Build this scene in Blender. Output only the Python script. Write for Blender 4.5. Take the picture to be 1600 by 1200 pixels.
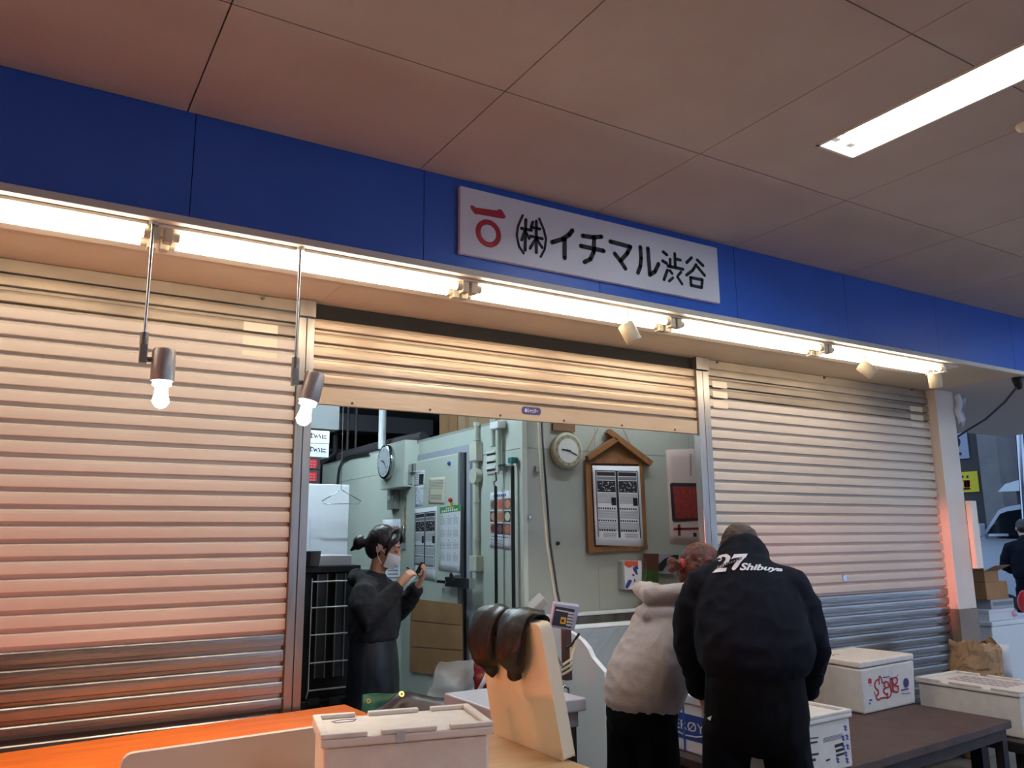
import bpy, bmesh, math, random
from mathutils import Vector as V, Matrix, noise
from mathutils.bvhtree import BVHTree
from math import sin, cos, pi, radians, sqrt
random.seed(7)
for o in list(bpy.data.objects): bpy.data.objects.remove(o)
SC = bpy.context.scene
COL = SC.collection

# ------------------------------------------------------------------ camera
CAM_H = 1.55
YAW, PITCH, ROLL, FPX = radians(31.3915), radians(10.8594), radians(-0.5341), 1264.15
FWD = V((sin(YAW)*cos(PITCH), cos(YAW)*cos(PITCH), sin(PITCH)))
r0 = V((cos(YAW), -sin(YAW), 0)); u0 = r0.cross(FWD)
RT = r0*cos(ROLL) + u0*sin(ROLL); UP = -r0*sin(ROLL) + u0*cos(ROLL)
CP = V((0, 0, CAM_H))
cd = bpy.data.cameras.new('camera'); cam = bpy.data.objects.new('camera', cd); COL.objects.link(cam)
cd.sensor_width = 36; cd.lens = FPX/1600*36; cd.clip_start = .02; cd.clip_end = 200
m = Matrix.Identity(4)
for i in range(3): m[i][0] = RT[i]; m[i][1] = UP[i]; m[i][2] = -FWD[i]; m[i][3] = CP[i]
cam.matrix_world = m
SC.camera = cam

# ------------------------------------------------------------------ exposure, world
SC.view_settings.view_transform = 'Standard'; SC.view_settings.look = 'None'
SC.view_settings.gamma = 1; SC.view_settings.use_curve_mapping = False
SC.view_settings.exposure = 0.0
wd = bpy.data.worlds.new('night'); SC.world = wd; wd.use_nodes = True
bgn = wd.node_tree.nodes['Background']; bgn.inputs[0].default_value = (.50, .73, 1.15, 1); bgn.inputs[1].default_value = 1.35

# light levels (used by the lamp builders below)
L_TUBE = 17.0          # warm white tubes under the soffit
L_CEIL = 80.0          # cool white tubes in the ceiling fittings
L_INNER = 190.0         # cool white tubes inside the shop
W_RED = 78.0           # red-orange stall lamps along the arcade
W_WARM = 5.0          # warm bulbs over the aisle
WARM = (1.0, .87, .69); COOL = (.84, .92, 1.0); RED = (1.0, .30, .17)

# ------------------------------------------------------------------ helpers
def ray(px, py): return FWD*FPX + RT*(px-800) - UP*(py-600)
def W(px, py, X=None, Y=None, Z=None):
    d = ray(px, py)
    t = X/d.x if X is not None else (Y/d.y if Y is not None else (Z-CAM_H)/d.z)
    return CP + d*t
def lin(c):
    c /= 255.0
    return c/12.92 if c <= .04045 else ((c+.055)/1.055)**2.4
def S(r, g, b): return (lin(r), lin(g), lin(b), 1)

MATS = {}
def mat(name, col, rough=.6, metal=0, col2=None, nscale=8, namt=.5, bump=0, bscale=60, emit=None, estr=0, trans=0, alpha=1, stretch=None, coat=0, detail=4, spec=None):
    if name in MATS: return MATS[name]
    M = bpy.data.materials.new(name); M.use_nodes = True; MATS[name] = M
    nt = M.node_tree; b = nt.nodes['Principled BSDF']
    b.inputs['Base Color'].default_value = col; b.inputs['Roughness'].default_value = rough; b.inputs['Metallic'].default_value = metal
    if spec is not None: b.inputs['Specular IOR Level'].default_value = spec
    if coat: b.inputs['Coat Weight'].default_value = coat; b.inputs['Coat Roughness'].default_value = .15
    if trans: b.inputs['Transmission Weight'].default_value = trans
    if alpha < 1: b.inputs['Alpha'].default_value = alpha
    if emit: b.inputs['Emission Color'].default_value = (*emit, 1); b.inputs['Emission Strength'].default_value = estr
    if col2 or bump:
        tc = nt.nodes.new('ShaderNodeTexCoord'); mp = nt.nodes.new('ShaderNodeMapping')
        geo = nt.nodes.new('ShaderNodeNewGeometry')
        nt.links.new(geo.outputs['Position'], mp.inputs[0])
        if stretch: mp.inputs['Scale'].default_value = stretch
    if col2:
        n = nt.nodes.new('ShaderNodeTexNoise'); n.inputs['Scale'].default_value = nscale; n.inputs['Detail'].default_value = detail
        nt.links.new(mp.outputs[0], n.inputs[0])
        rp = nt.nodes.new('ShaderNodeValToRGB'); rp.color_ramp.elements[0].position = .5-namt*.4; rp.color_ramp.elements[1].position = .5+namt*.4
        rp.color_ramp.elements[0].color = col2; rp.color_ramp.elements[1].color = col
        nt.links.new(n.outputs[0], rp.inputs[0]); nt.links.new(rp.outputs[0], b.inputs['Base Color'])
    if bump:
        n2 = nt.nodes.new('ShaderNodeTexNoise'); n2.inputs['Scale'].default_value = bscale; n2.inputs['Detail'].default_value = 5
        nt.links.new(mp.outputs[0], n2.inputs[0])
        bp = nt.nodes.new('ShaderNodeBump'); bp.inputs['Strength'].default_value = bump; bp.inputs['Distance'].default_value = .01
        nt.links.new(n2.outputs[0], bp.inputs['Height']); nt.links.new(bp.outputs[0], b.inputs['Normal'])
    return M

class Fr:      # a flat frame: o + u*a + v*b + n*c
    def __init__(s, o, u, v, n=None):
        s.o = V(o); s.u = V(u).normalized(); s.v = V(v).normalized(); s.n = V(n).normalized() if n else s.u.cross(s.v)
    def __call__(s, a, b, c=0): return s.o + s.u*a + s.v*b + s.n*c
    def px(s, x, y):   # where the sight line through a photo pixel meets the plane, in (a, b)
        d = ray(x, y); t = (s.o-CP).dot(s.n)/d.dot(s.n); p = CP + d*t - s.o
        return (p.dot(s.u), p.dot(s.v))

WL = {}        # world location of each object
class MB:
    def __init__(s): s.v = []; s.f = []; s.sm = []
    def add(s, vs, fs, smooth=False):
        k = len(s.v); s.v += [V(p) for p in vs]
        for f in fs: s.f.append([i+k for i in f]); s.sm.append(smooth)
        return s
    def box(s, x0, x1, y0, y1, z0, z1): return s.fbox(Fr((0, 0, 0), (1, 0, 0), (0, 1, 0)), x0, x1, y0, y1, z0, z1)
    def fbox(s, F, a0, a1, b0, b1, c0, c1):
        vs = [F(a, b, c) for c in (c0, c1) for b in (b0, b1) for a in (a0, a1)]
        return s.add(vs, [(0, 2, 3, 1), (4, 5, 7, 6), (0, 1, 5, 4), (2, 6, 7, 3), (0, 4, 6, 2), (1, 3, 7, 5)])
    def hexa(s, bot, top):   # 4 bottom and 4 top points
        return s.add(list(bot)+list(top), [(3, 2, 1, 0), (4, 5, 6, 7)] + [(i, (i+1) % 4, 4+(i+1) % 4, 4+i) for i in range(4)])
    def prism(s, F, poly, c0, c1, smooth=False):
        n = len(poly); vs = [F(a, b, c0) for a, b in poly] + [F(a, b, c1) for a, b in poly]
        s.add(vs, [list(range(n))[::-1], [n+i for i in range(n)]])
        return s.add(vs, [(i, (i+1) % n, n+(i+1) % n, n+i) for i in range(n)], smooth)
    def stroke(s, F, pts, w, c0, c1):
        r = w/2
        for (a, b) in pts: s.prism(F, [(a+r*cos(t*pi/5), b+r*sin(t*pi/5)) for t in range(10)], c0, c1)
        for (a, b), (c, d) in zip(pts, pts[1:]):
            l = math.hypot(c-a, d-b)
            if l < 1e-6: continue
            nx, ny = -(d-b)/l*r, (c-a)/l*r
            s.prism(F, [(a-nx, b-ny), (c-nx, d-ny), (c+nx, d+ny), (a+nx, b+ny)], c0, c1)
        return s
    def loft(s, pts, rad, side=(1, 0, 0), seg=12, caps=True, smooth=True, rnd=.5):
        pts = [V(p) for p in pts]; n = len(pts); side = V(side)
        rad = [r if isinstance(r, tuple) else (r, r) for r in (rad if isinstance(rad, list) else [rad]*n)]
        rings = []
        for i, p in enumerate(pts):
            t = (pts[min(i+1, n-1)] - pts[max(i-1, 0)]).normalized()
            a = side - t*side.dot(t)
            if a.length < 1e-3: a = t.orthogonal()
            a.normalize(); b = t.cross(a); rings.append((p, t, a, b, rad[i]))
        vs = []; fs = []; R = []
        def ring(p, a, b, ra, rb):
            k = len(vs); vs.extend([p + a*ra*cos(2*pi*j/seg) + b*rb*sin(2*pi*j/seg) for j in range(seg)]); R.append(k)
        if caps and rnd:
            p, t, a, b, (ra, rb) = rings[0]; h = min(ra, rb)*rnd
            ring(p-t*h, a, b, ra*.45, rb*.45); ring(p-t*h*.62, a, b, ra*.8, rb*.8)
        for p, t, a, b, (ra, rb) in rings: ring(p, a, b, ra, rb)
        if caps and rnd:
            p, t, a, b, (ra, rb) = rings[-1]; h = min(ra, rb)*rnd
            ring(p+t*h*.62, a, b, ra*.8, rb*.8); ring(p+t*h, a, b, ra*.45, rb*.45)
        for k0, k1 in zip(R, R[1:]):
            for j in range(seg): fs.append((k0+j, k0+(j+1) % seg, k1+(j+1) % seg, k1+j))
        s.add(vs, fs, smooth)
        if caps: s.add([vs[R[0]+j] for j in range(seg)], [list(range(seg))[::-1]]); s.add([vs[R[-1]+j] for j in range(seg)], [list(range(seg))])
        return s
    def tube(s, pts, r, seg=8): return s.loft(pts, r, seg=seg, rnd=0, side=(.31, .17, .93))
    def cyl(s, p0, p1, r, r1=None, seg=16): return s.loft([p0, p1], [r, r if r1 is None else r1], seg=seg, rnd=0, side=(.31, .17, .93))
    def sph(s, c, rx, ry=None, rz=None, A=None, seg=14, ringn=9):
        ry = ry or rx; rz = rz or rx; c = V(c); A = A or (V((1, 0, 0)), V((0, 1, 0)), V((0, 0, 1)))
        vs = []; fs = []
        for i in range(ringn+1):
            t = pi*i/ringn
            for j in range(seg): q = 2*pi*j/seg; vs.append(c + A[0]*rx*sin(t)*cos(q) + A[1]*ry*sin(t)*sin(q) + A[2]*rz*cos(t))
        for i in range(ringn):
            for j in range(seg): fs.append((i*seg+j, (i+1)*seg+j, (i+1)*seg+(j+1) % seg, i*seg+(j+1) % seg))
        return s.add(vs, fs, True)
    def ringd(s, F, c, R, r, c0, c1, seg=32):   # flat ring
        vs = []
        for k in range(seg):
            t = 2*pi*k/seg
            for rr in (r, R):
                for cc in (c0, c1): vs.append(F(c[0]+rr*cos(t), c[1]+rr*sin(t), cc))
        fs = []
        for k in range(seg):
            a = k*4; b = ((k+1) % seg)*4
            fs += [(a+1, a+3, b+3, b+1), (a, b, b+2, a+2), (a+2, b+2, b+3, a+3), (a, a+1, b+1, b)]
        return s.add(vs, fs)
    def grid(s, fn, nu, nv, smooth=True):
        vs = [fn(i/nu, j/nv) for j in range(nv+1) for i in range(nu+1)]
        return s.add(vs, [(j*(nu+1)+i, j*(nu+1)+i+1, (j+1)*(nu+1)+i+1, (j+1)*(nu+1)+i) for j in range(nv) for i in range(nu)], smooth)
    def mesh(s, name, off):
        me = bpy.data.meshes.new(name); me.from_pydata([p-off for p in s.v], [], s.f)
        for p, q in zip(me.polygons, s.sm): p.use_smooth = q
        bm = bmesh.new(); bm.from_mesh(me); bmesh.ops.recalc_face_normals(bm, faces=bm.faces[:]); bm.to_mesh(me); bm.free()
        return me
    def build(s, name, material, parent=None, bevel=0, solid=0, sub=0):
        if parent: off = WL[parent.name]
        else:
            xs = [p.x for p in s.v]; ys = [p.y for p in s.v]
            off = V(((min(xs)+max(xs))/2, (min(ys)+max(ys))/2, min(p.z for p in s.v)))
        me = s.mesh(name, off); me.materials.append(material)
        o = bpy.data.objects.new(name, me); COL.objects.link(o)
        if parent: o.parent = parent
        else: o.location = off
        WL[o.name] = off.copy()
        if solid:
            md = o.modifiers.new('s', 'SOLIDIFY'); md.thickness = solid; md.offset = 0
        if bevel:
            md = o.modifiers.new('b', 'BEVEL'); md.width = bevel; md.segments = 2; md.limit_method = 'ANGLE'; md.angle_limit = radians(40)
        if sub:
            md = o.modifiers.new('u', 'SUBSURF'); md.levels = sub; md.render_levels = sub
        return o
def tag(o, label, cat, group=None):
    o['label'] = label; o['category'] = cat
    if group: o['group'] = group
    return o
def struct(o): o['kind'] = 'structure'; return o
def thing(name, loc, label, cat, group=None):
    o = bpy.data.objects.new(name, None); COL.objects.link(o); o.location = loc; o.empty_display_size = .05
    WL[o.name] = V(loc); return tag(o, label, cat, group)
def dup(src, delta, parent):      # copy of a part, shared mesh, moved by delta
    c = src.copy(); COL.objects.link(c); c.parent = parent
    c.location = src.location + V(delta); WL[c.name] = WL[src.name].copy(); return c
def box_thing(name, x0, x1, y0, y1, z0, z1, material, label, cat, bevel=.004, group=None):
    return tag(MB().box(x0, x1, y0, y1, z0, z1).build(name, material, None, bevel), label, cat, group)

_tc = {}
def text2d(s, size=1.0, shear=0, off=0, align='LEFT'):
    k = (s, shear, off, align)
    if k not in _tc:
        c = bpy.data.curves.new('t', 'FONT'); c.body = s; c.size = 1; c.shear = shear; c.offset = off; c.align_x = align; c.resolution_u = 3
        o = bpy.data.objects.new('t', c); COL.objects.link(o)
        dg = bpy.context.evaluated_depsgraph_get(); me = bpy.data.meshes.new_from_object(o.evaluated_get(dg))
        _tc[k] = ([(v.co.x, v.co.y) for v in me.vertices], [tuple(p.vertices) for p in me.polygons])
        bpy.data.objects.remove(o); bpy.data.meshes.remove(me)
    vs, fs = _tc[k]
    return [(x*size, y*size) for x, y in vs], fs
def put_text(mb, F, s, a, b, h, w=None, c=.001, shear=0, off=0, rot=0):
    vs, fs = text2d(s, 1, shear, off)
    if not vs: return
    x0 = min(p[0] for p in vs); x1 = max(p[0] for p in vs)
    sx = (w/(x1-x0)) if w else h
    mb.add([F(a + (x-x0)*sx*cos(rot) - y*h*sin(rot), b + (x-x0)*sx*sin(rot) + y*h*cos(rot), c) for x, y in vs], fs)

# ------------------------------------------------------------------ materials
M_ceil = mat('ceiling_board', S(198, 188, 182), .85, col2=S(190, 178, 172), nscale=3, bump=.15, bscale=220)
M_joint = mat('ceiling_joint', S(70, 58, 52), .9)
M_blue = mat('fascia_blue', S(48, 98, 196), .42, col2=S(44, 92, 186), nscale=2)
M_trim = mat('trim_white', S(214, 206, 192), .5)
M_soffit = mat('soffit_paint', S(224, 208, 184), .75, col2=S(214, 197, 172), nscale=2.5)
M_gear = mat('lamp_white', S(232, 226, 212), .45)
M_plastic = mat('holder_plastic', S(214, 202, 178), .5)
M_tube = mat('tube_glow', (1, .8, .55, 1), .3, emit=WARM, estr=L_TUBE)
M_tubec = mat('tube_cool', (1, 1, 1, 1), .3, emit=COOL, estr=L_CEIL)
M_tubei = mat('tube_inner', (1, 1, 1, 1), .3, emit=(.70, .90, 1.0), estr=L_INNER)
M_bulbglow = mat('bulb_glow', (1, 1, 1, 1), .3, emit=(.80, 1.0, .97), estr=22)
M_slat = mat('shutter_paint', S(206, 196, 186), .42, col2=S(197, 185, 174), nscale=3, bump=.06, bscale=30, stretch=(.25, 1, 2))
M_slatm = mat('shutter_mid', S(202, 182, 158), .3, col2=S(172, 146, 116), nscale=5, namt=.9, metal=.25, bump=.12, bscale=30, stretch=(.3, 1, 2))
M_slatg = mat('shutter_bare_steel', S(168, 166, 164), .24, metal=.8, col2=S(128, 126, 126), nscale=6, namt=.8, bump=.1, bscale=24, stretch=(.3, 1, 3))
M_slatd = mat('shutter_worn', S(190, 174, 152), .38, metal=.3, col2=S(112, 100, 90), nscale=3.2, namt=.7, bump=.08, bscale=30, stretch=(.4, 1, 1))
M_steel = mat('stainless', S(178, 172, 166), .33, metal=.9, col2=S(140, 132, 124), nscale=6, stretch=(2, 2, .3))
M_dark = mat('dark_gap', S(38, 34, 32), .9)
M_patch = mat('tape_patch', S(222, 208, 184), .3)
M_foam = mat('foam_white', S(226, 220, 214), .75, col2=S(215, 208, 203), nscale=20, bump=.12, bscale=300)
M_foamw = mat('foam_white_cool', S(222, 224, 232), .75, bump=.12, bscale=300)
M_pe = mat('cutting_board', S(242, 232, 208), .5, col2=S(234, 216, 182), nscale=4, namt=.9)
M_pegrey = mat('cutting_board_grey', S(196, 184, 178), .55)
M_orange = mat('varnished_ply', S(240, 126, 44), .3, col2=S(214, 100, 28), nscale=7, stretch=(.5, 3, 1))
M_wood = mat('table_wood', S(214, 180, 140), .5, col2=S(196, 156, 112), nscale=6, stretch=(.6, 3, 1))
M_leg = mat('leg_steel', S(110, 106, 104), .5, metal=.7)
M_rust = mat('table_rust', S(92, 70, 64), .55, metal=.2, col2=S(58, 44, 42), nscale=9, namt=.9, bump=.25, bscale=50)
M_rustd = mat('table_rust_dark', S(52, 42, 42), .6, metal=.2, col2=S(34, 28, 30), nscale=9)
M_floor = mat('concrete_floor', S(120, 112, 106), .65, col2=S(92, 86, 82), nscale=2, bump=.1, bscale=30)
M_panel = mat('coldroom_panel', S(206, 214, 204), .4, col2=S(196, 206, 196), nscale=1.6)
M_panel_shade = mat('coldroom_front_shade', S(168, 172, 164), .5, col2=S(156, 160, 152), nscale=1.6)  # same panels darkened: shade on the front face put into the colour
M_seal = mat('door_gasket', S(120, 126, 134), .5)
M_chrome = mat('chrome', S(190, 194, 200), .2, metal=1)
M_grey = mat('grey_plastic', S(150, 152, 150), .5)
M_white = mat('white_enamel', S(228, 232, 236), .4)
M_paper = mat('paper', S(226, 228, 236), .8)
M_paperb = mat('paper_cream', S(214, 206, 184), .6)
M_ink = mat('ink_black', S(34, 34, 40), .7)
M_inkg = mat('ink_grey', S(126, 128, 134), .7)
M_inkb = mat('ink_blue', S(52, 66, 150), .7)
M_inkr = mat('ink_red', S(176, 30, 44), .6)
M_green = mat('print_green', S(78, 148, 84), .7)
M_black = mat('black_plastic', S(26, 26, 28), .45)
M_crate = mat('crate_black', S(26, 26, 30), .5)
M_crateg = mat('crate_grey', S(64, 66, 74), .5)
M_card = mat('cardboard', S(170, 128, 88), .85, col2=S(156, 114, 76), nscale=5, bump=.1, bscale=80)
M_cardb = mat('kraft_bag', S(176, 142, 108), .8, col2=S(152, 118, 86), nscale=7, bump=.4, bscale=22)
M_woodf = mat('frame_wood', S(142, 96, 56), .5, col2=S(112, 74, 42), nscale=6, stretch=(3, 3, .6))
M_board = mat('frame_backboard', S(116, 82, 56), .7)
M_vinyl = mat('black_vinyl', S(26, 22, 27), .38, col2=S(15, 13, 16), nscale=9, bump=.6, bscale=20, spec=.35)
M_tarp = mat('tarp_dark', S(50, 38, 42), .32, bump=.3, bscale=14)
M_tarpg = mat('tarp_green', S(28, 92, 66), .4)
M_brass = mat('brass', S(196, 160, 70), .3, metal=.9)
M_navy = mat('navy_cloth', S(22, 25, 36), .9, spec=.12, col2=S(18, 21, 30), nscale=30, bump=.15, bscale=400)
M_trous = mat('black_trousers', S(16, 17, 23), .9, spec=.12, col2=S(13, 14, 18), nscale=20, bump=.15, bscale=300)
M_hood = mat('hoodie_grey', S(182, 176, 177), .95, col2=S(164, 157, 158), nscale=160, namt=.8, bump=.2, bscale=260)
M_hoodb = mat('hoodie_black', S(28, 30, 38), .9, bump=.15, bscale=260)
M_apron = mat('apron_navy', S(36, 42, 54), .38, col2=S(26, 30, 40), nscale=10, bump=.4, bscale=9, stretch=(2, 2, .6))
M_skin = mat('skin', S(206, 158, 132), .5, col2=S(198, 146, 120), nscale=12)
M_hairk = mat('hair_black', S(26, 20, 20), .4, col2=S(44, 32, 30), nscale=40, bump=.5, bscale=60, stretch=(1, 1, .4))
M_hairr = mat('hair_auburn', S(98, 42, 24), .55, col2=S(58, 22, 14), nscale=30, bump=.5, bscale=60)
M_hairb = mat('hair_brown', S(66, 52, 42), .6, col2=S(44, 34, 28), nscale=60, bump=.5, bscale=90)
M_mask = mat('mask_white', S(226, 228, 234), .8, bump=.1, bscale=60)
M_concrete = mat('concrete_wall', S(122, 118, 116), .85, col2=S(104, 100, 100), nscale=2.5, bump=.15, bscale=20)
M_night = mat('dark_wall', S(44, 44, 48), .9, col2=S(34, 34, 38), nscale=2)
M_inner = mat('inner_ceiling', S(92, 94, 98), .9, col2=S(70, 72, 76), nscale=2)
M_duct = mat('duct_metal', S(88, 90, 98), .5, metal=.4)
M_pipe = mat('pipe_insulation', S(62, 60, 64), .7)
M_conduit = mat('conduit_cream', S(204, 206, 192), .5)
M_glass = mat('showcase_glass', (.92, .97, 1, 1), .05, trans=1.0)
M_yellow = mat('sign_yellow', S(214, 196, 34), .6)
M_redp = mat('red_plastic', S(206, 40, 40), .4)
M_redp2 = mat('red_enamel', S(206, 40, 40), .4)
M_poly = mat('clear_bag', S(210, 216, 224), .2, alpha=.38, bump=.8, bscale=18)
M_van = mat('van_paint', S(170, 176, 186), .25, coat=.5)
M_vanglass = mat('van_glass', S(18, 22, 26), .06, spec=.8)
M_teal = mat('teal_plastic', S(30, 120, 120), .5)
M_blue2 = mat('blue_pin', S(40, 90, 190), .4)
M_stringb = mat('string_brown', S(170, 120, 70), .8)
M_cable = mat('cable_beige', S(186, 176, 150), .6)
M_lcd = mat('lcd_dark', S(44, 52, 66), .2)
M_keys = mat('keypad', S(196, 200, 206), .5)
M_ykey = mat('keypad_yellow', S(220, 172, 40), .5)

# ================================================================== THE SETTING
D, F_Y, CEIL, SOF = 3.57, 2.865, 3.06, 2.642
struct(MB().box(-7, 20, -7, 15, -.12, 0).build('floor', M_floor))

# ceiling: backing slab with square boards hung below it, narrow open joints between them
ceil = struct(MB().box(-5.5, 15, -5.5, F_Y+.08, CEIL+.12, CEIL+.2).build('ceiling', M_joint))
TS = .91
xs = [.40+TS*k for k in range(-6, 14)]; ys = [2.175-TS*k for k in range(-1, 8)]
fixt = [2.675, 6.315, 9.955, 12.685]; FW = .105; FROW = [(.635, 1.886), (-2.095, -.844)]
tile0 = {}
for x in xs:
    for y in ys:
        y1 = min(y, F_Y); x1 = x+TS; y0 = y-TS; g = .0025
        hit = [(c, q) for c in fixt for q in FROW if x < c < x1 and y0 < q[1] and y1 > q[0]]
        if hit:
            c, (FY0, FY1) = hit[0]; mb = MB()
            mb.box(x+g, c-FW-.004, y0+g, y1-g, CEIL, CEIL+.012); mb.box(c+FW+.004, x1-g, y0+g, y1-g, CEIL, CEIL+.012)
            if y1 > FY1+.01: mb.box(c-FW-.004, c+FW+.004, FY1+.004, y1-g, CEIL, CEIL+.012)
            if y0 < FY0-.01: mb.box(c-FW-.004, c+FW+.004, y0+g, FY0-.004, CEIL, CEIL+.012)
            mb.build('ceiling_board', M_ceil, ceil); continue
        k = round(y1-y0, 3)
        if k not in tile0:
            tile0[k] = (MB().box(x+g, x1-g, y0+g, y1-g, CEIL, CEIL+.012).build('ceiling_board', M_ceil, ceil), x, y0)
        else:
            s, sx, sy = tile0[k]; dup(s, (x-sx, y0-sy, 0), ceil)

# blue fascia band
fas = struct(MB().box(-5, 9.5, F_Y+.014, F_Y+.06, SOF+.005, CEIL+.1).build('wall_front', M_dark))
f0 = MB().box(.432, 1.329, F_Y, F_Y+.014, 2.668, CEIL+.01).build('fascia_panel', M_blue, fas)
for k in range(-6, 10):
    if k: dup(f0, (.9*k, 0, 0), fas)
struct(MB().box(-5, 9.5, F_Y-.006, F_Y+.03, SOF-.002, 2.668).build('trim_1', M_trim, None, .003))
# soffit with board joints, and the white strip that carries the tubes
sof = struct(MB().box(-5, 9.5, F_Y+.03, 3.62, SOF+.02, SOF+.05).build('soffit', M_dark))
xj = [-5, -2.51, -.69, 1.13, 2.95, 4.77, 5.93]
for a, b in zip(xj, xj[1:]): MB().box(a+.001, b-.001, F_Y+.03, 3.62, SOF, SOF+.018).build('soffit_board', M_soffit, sof)
MB().box(5.931, 9.5, F_Y+.03, 4.9, SOF, SOF+.018).build('soffit_board', mat('soffit_grey', S(206, 198, 192), .8), sof)
struct(MB().box(-5, 5.2, 2.905, 3.195, SOF-.012, SOF-.0005).build('trim_2', M_gear, None, .002))
# header over the shutters and the walls of the shop behind
struct(MB().box(-5, 5.95, 3.605, 3.72, 2.62, 3.3).build('wall_header', M_dark))
struct(MB().box(-5, 7.0, 10.2, 10.4, 0, 3.1).build('wall_back', M_night))
struct(MB().box(.72, .82, 3.75, 10.2, 0, 3.1).build('wall_left', M_night))
struct(MB().box(5.93, 6.03, 3.75, 10.2, 0, 3.1).build('wall_right', M_night))
struct(MB().box(.72, 6.0, 3.75, 10.2, 3.0, 3.08).build('ceiling_inner', M_inner))

struct(MB().box(-5.2, -5.0, -7, 3.6, 0, 3.3).build('wall_lightblock_left', M_night))  # unseen wall, added to keep sky light off the fascia's left end
struct(MB().box(-5.2, 3.2, -6.6, -6.4, 0, 3.3).build('wall_lightblock_behind', M_night))  # unseen wall behind the camera, added to cut sky light from the left

# ------------------------------------------------------------------ rolling shutters
PZ = .0643
def slat_mesh(x0, x1, z):
    prof = [(.016, 0), (.016, .016), (-.004, .0165), (-.0055, .019), (-.006, .034), (-.006, .048), (-.005, .058), (-.001, .0625), (.016, .0643)]
    mb = MB(); n = len(prof)
    vs = [V((x, D+y, z+h)) for x in (x0, x1) for y, h in prof] + [V((x, D+.018, z+h)) for x in (x0, x1) for h in (0, PZ)]
    fs = [(i, i+1, n+i+1, n+i) for i in range(n-1)]
    k = 2*n; fs += [(k, k+1, k+3, k+2), tuple(range(n)) + (k+1, k), tuple(range(n, 2*n)) + (k+3, k+2)]
    return mb.add(vs, fs)
def shutter(x0, x1, zlo, label, pick, zoff=0):
    t = thing('rolling_shutter', ((x0+x1)/2, D, max(zlo, 0)), label, 'shutter')
    first = {}
    base = 1.6144+zoff if zlo < 1 else zlo
    n0 = math.ceil((zlo-base)/PZ-.001)
    for n in range(n0, 40):
        z = base+PZ*n
        if z+PZ > 2.612: break
        mm = pick(z)
        if mm.name not in first: first[mm.name] = (slat_mesh(x0, x1, z).build('slat', mm, t), z)
        else:
            s, zz = first[mm.name]; dup(s, (0, 0, z-zz), t)
    return t
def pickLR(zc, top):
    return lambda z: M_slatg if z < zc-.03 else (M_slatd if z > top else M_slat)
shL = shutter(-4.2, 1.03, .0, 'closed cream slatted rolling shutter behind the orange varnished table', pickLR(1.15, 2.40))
shM = shutter(1.108, 3.484, 2.244, 'half-raised coppery rolling shutter above the open shop front', lambda z: M_slatm)
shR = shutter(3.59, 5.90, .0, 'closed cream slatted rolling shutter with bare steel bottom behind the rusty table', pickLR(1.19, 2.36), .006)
bar = MB().fbox(Fr((0, D, 0), (1, 0, 0), (0, 0, 1)), 1.108, 3.484, 2.162, 2.243, -.012, .009).build('bottom_bar', M_slatm, shM, .003)
for sh, x0, x1 in ((shL, -4.2, 1.03), (shM, 1.108, 3.484), (shR, 3.59, 5.90)):
    MB().box(x0, x1, D+.004 if sh is not shM else D+.019, D+.034, 2.585 if sh is not shM else 2.55, 2.64).build('top_plate', M_slatd if sh is not shM else M_dark, sh, .003)  # middle one is dark filler, extended to stop inner light leaking over
for i in range(6): MB().cyl((1.3+.4*i, D-.008, 2.178), (1.3+.4*i, D-.0125, 2.178), .006).build('screw', M_rust, bar)
FS = Fr((0, D-.0092, 0), (1, 0, 0), (0, 0, 1))
lb = MB(); pts = [FS.px(815, 641), FS.px(845, 643)]
a0, a1 = pts[0][0], pts[1][0]; b0 = (pts[0][1]+pts[1][1])/2
lb.prism(FS, [(a0+.014+.014*cos(t), b0+.02*sin(t)) for t in [pi/2+pi*k/8 for k in range(9)]] + [(a1-.014+.014*cos(t), b0+.02*sin(t)) for t in [-pi/2+pi*k/8 for k in range(9)]], 0, .002)
lbo = lb.build('maker_plate', mat('plate_blue', S(58, 58, 110), .4), bar)
lt = MB(); put_text(lt, FS, 'BXシャッター', a0+.02, b0-.009, .026, a1-a0-.04, .0026, off=.012); lt.build('lettering', M_paper, bar)
# old tape squares and bolts on the top slats
FT = Fr((0, D-.005, 0), (1, 0, 0), (0, 0, 1))
def patch(x0, y0, x1, y1, sh):
    a, b = FT.px(x0, y0); c, d = FT.px(x1, y1)
    for z in [1.6144+PZ*n for n in range(5, 16)]:
        lo, hi = max(min(b, d), z+.016), min(max(b, d), z+.055)
        if hi-lo > .012: MB().fbox(FT, min(a, c), max(a, c), lo, hi, 0, .0012).build('tape_patch', M_patch, sh)
patch(381, 500, 432, 560, shL); patch(1112, 590, 1138, 640, shR); patch(1421, 633, 1444, 668, shR)
for (px, py, sh) in ((411, 466, shL), (1121, 566, shR), (1288, 590, shR), (1425, 609, shR)):
    p = W(px, py, Y=D); MB().cyl((p.x, D+.006, p.z), (p.x, D-.008, p.z), .008).build('bolt', M_leg, sh)
p = W(1318, 903, Y=D); MB().cyl((p.x, D, p.z), (p.x, D-.012, p.z), .02).build('lock_cylinder', M_chrome, shR)

# stainless guide rails between the shutters
def rail(x0, x1, label):
    t = thing('guide_rail', ((x0+x1)/2, D, 0), label, 'guide rail'); xm = (x0+x1)/2
    MB().box(x0, xm-.0015, D-.022, D+.03, 0, 2.555).build('channel', M_steel, t, .002)
    MB().box(xm+.0015, x1, D-.022, D+.03, 0, 2.555).build('channel', M_steel, t, .002)
    MB().box(x0-.002, x1+.002, D-.03, D+.034, 2.56, 2.64).build('cap', M_steel, t, .003)
    return t
rail(1.032, 1.106, 'stainless shutter guide rail between the closed shutter and the woman with the mask')
rail(3.486, 3.588, 'stainless shutter guide rail behind the two people bending over boxes')
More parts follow.
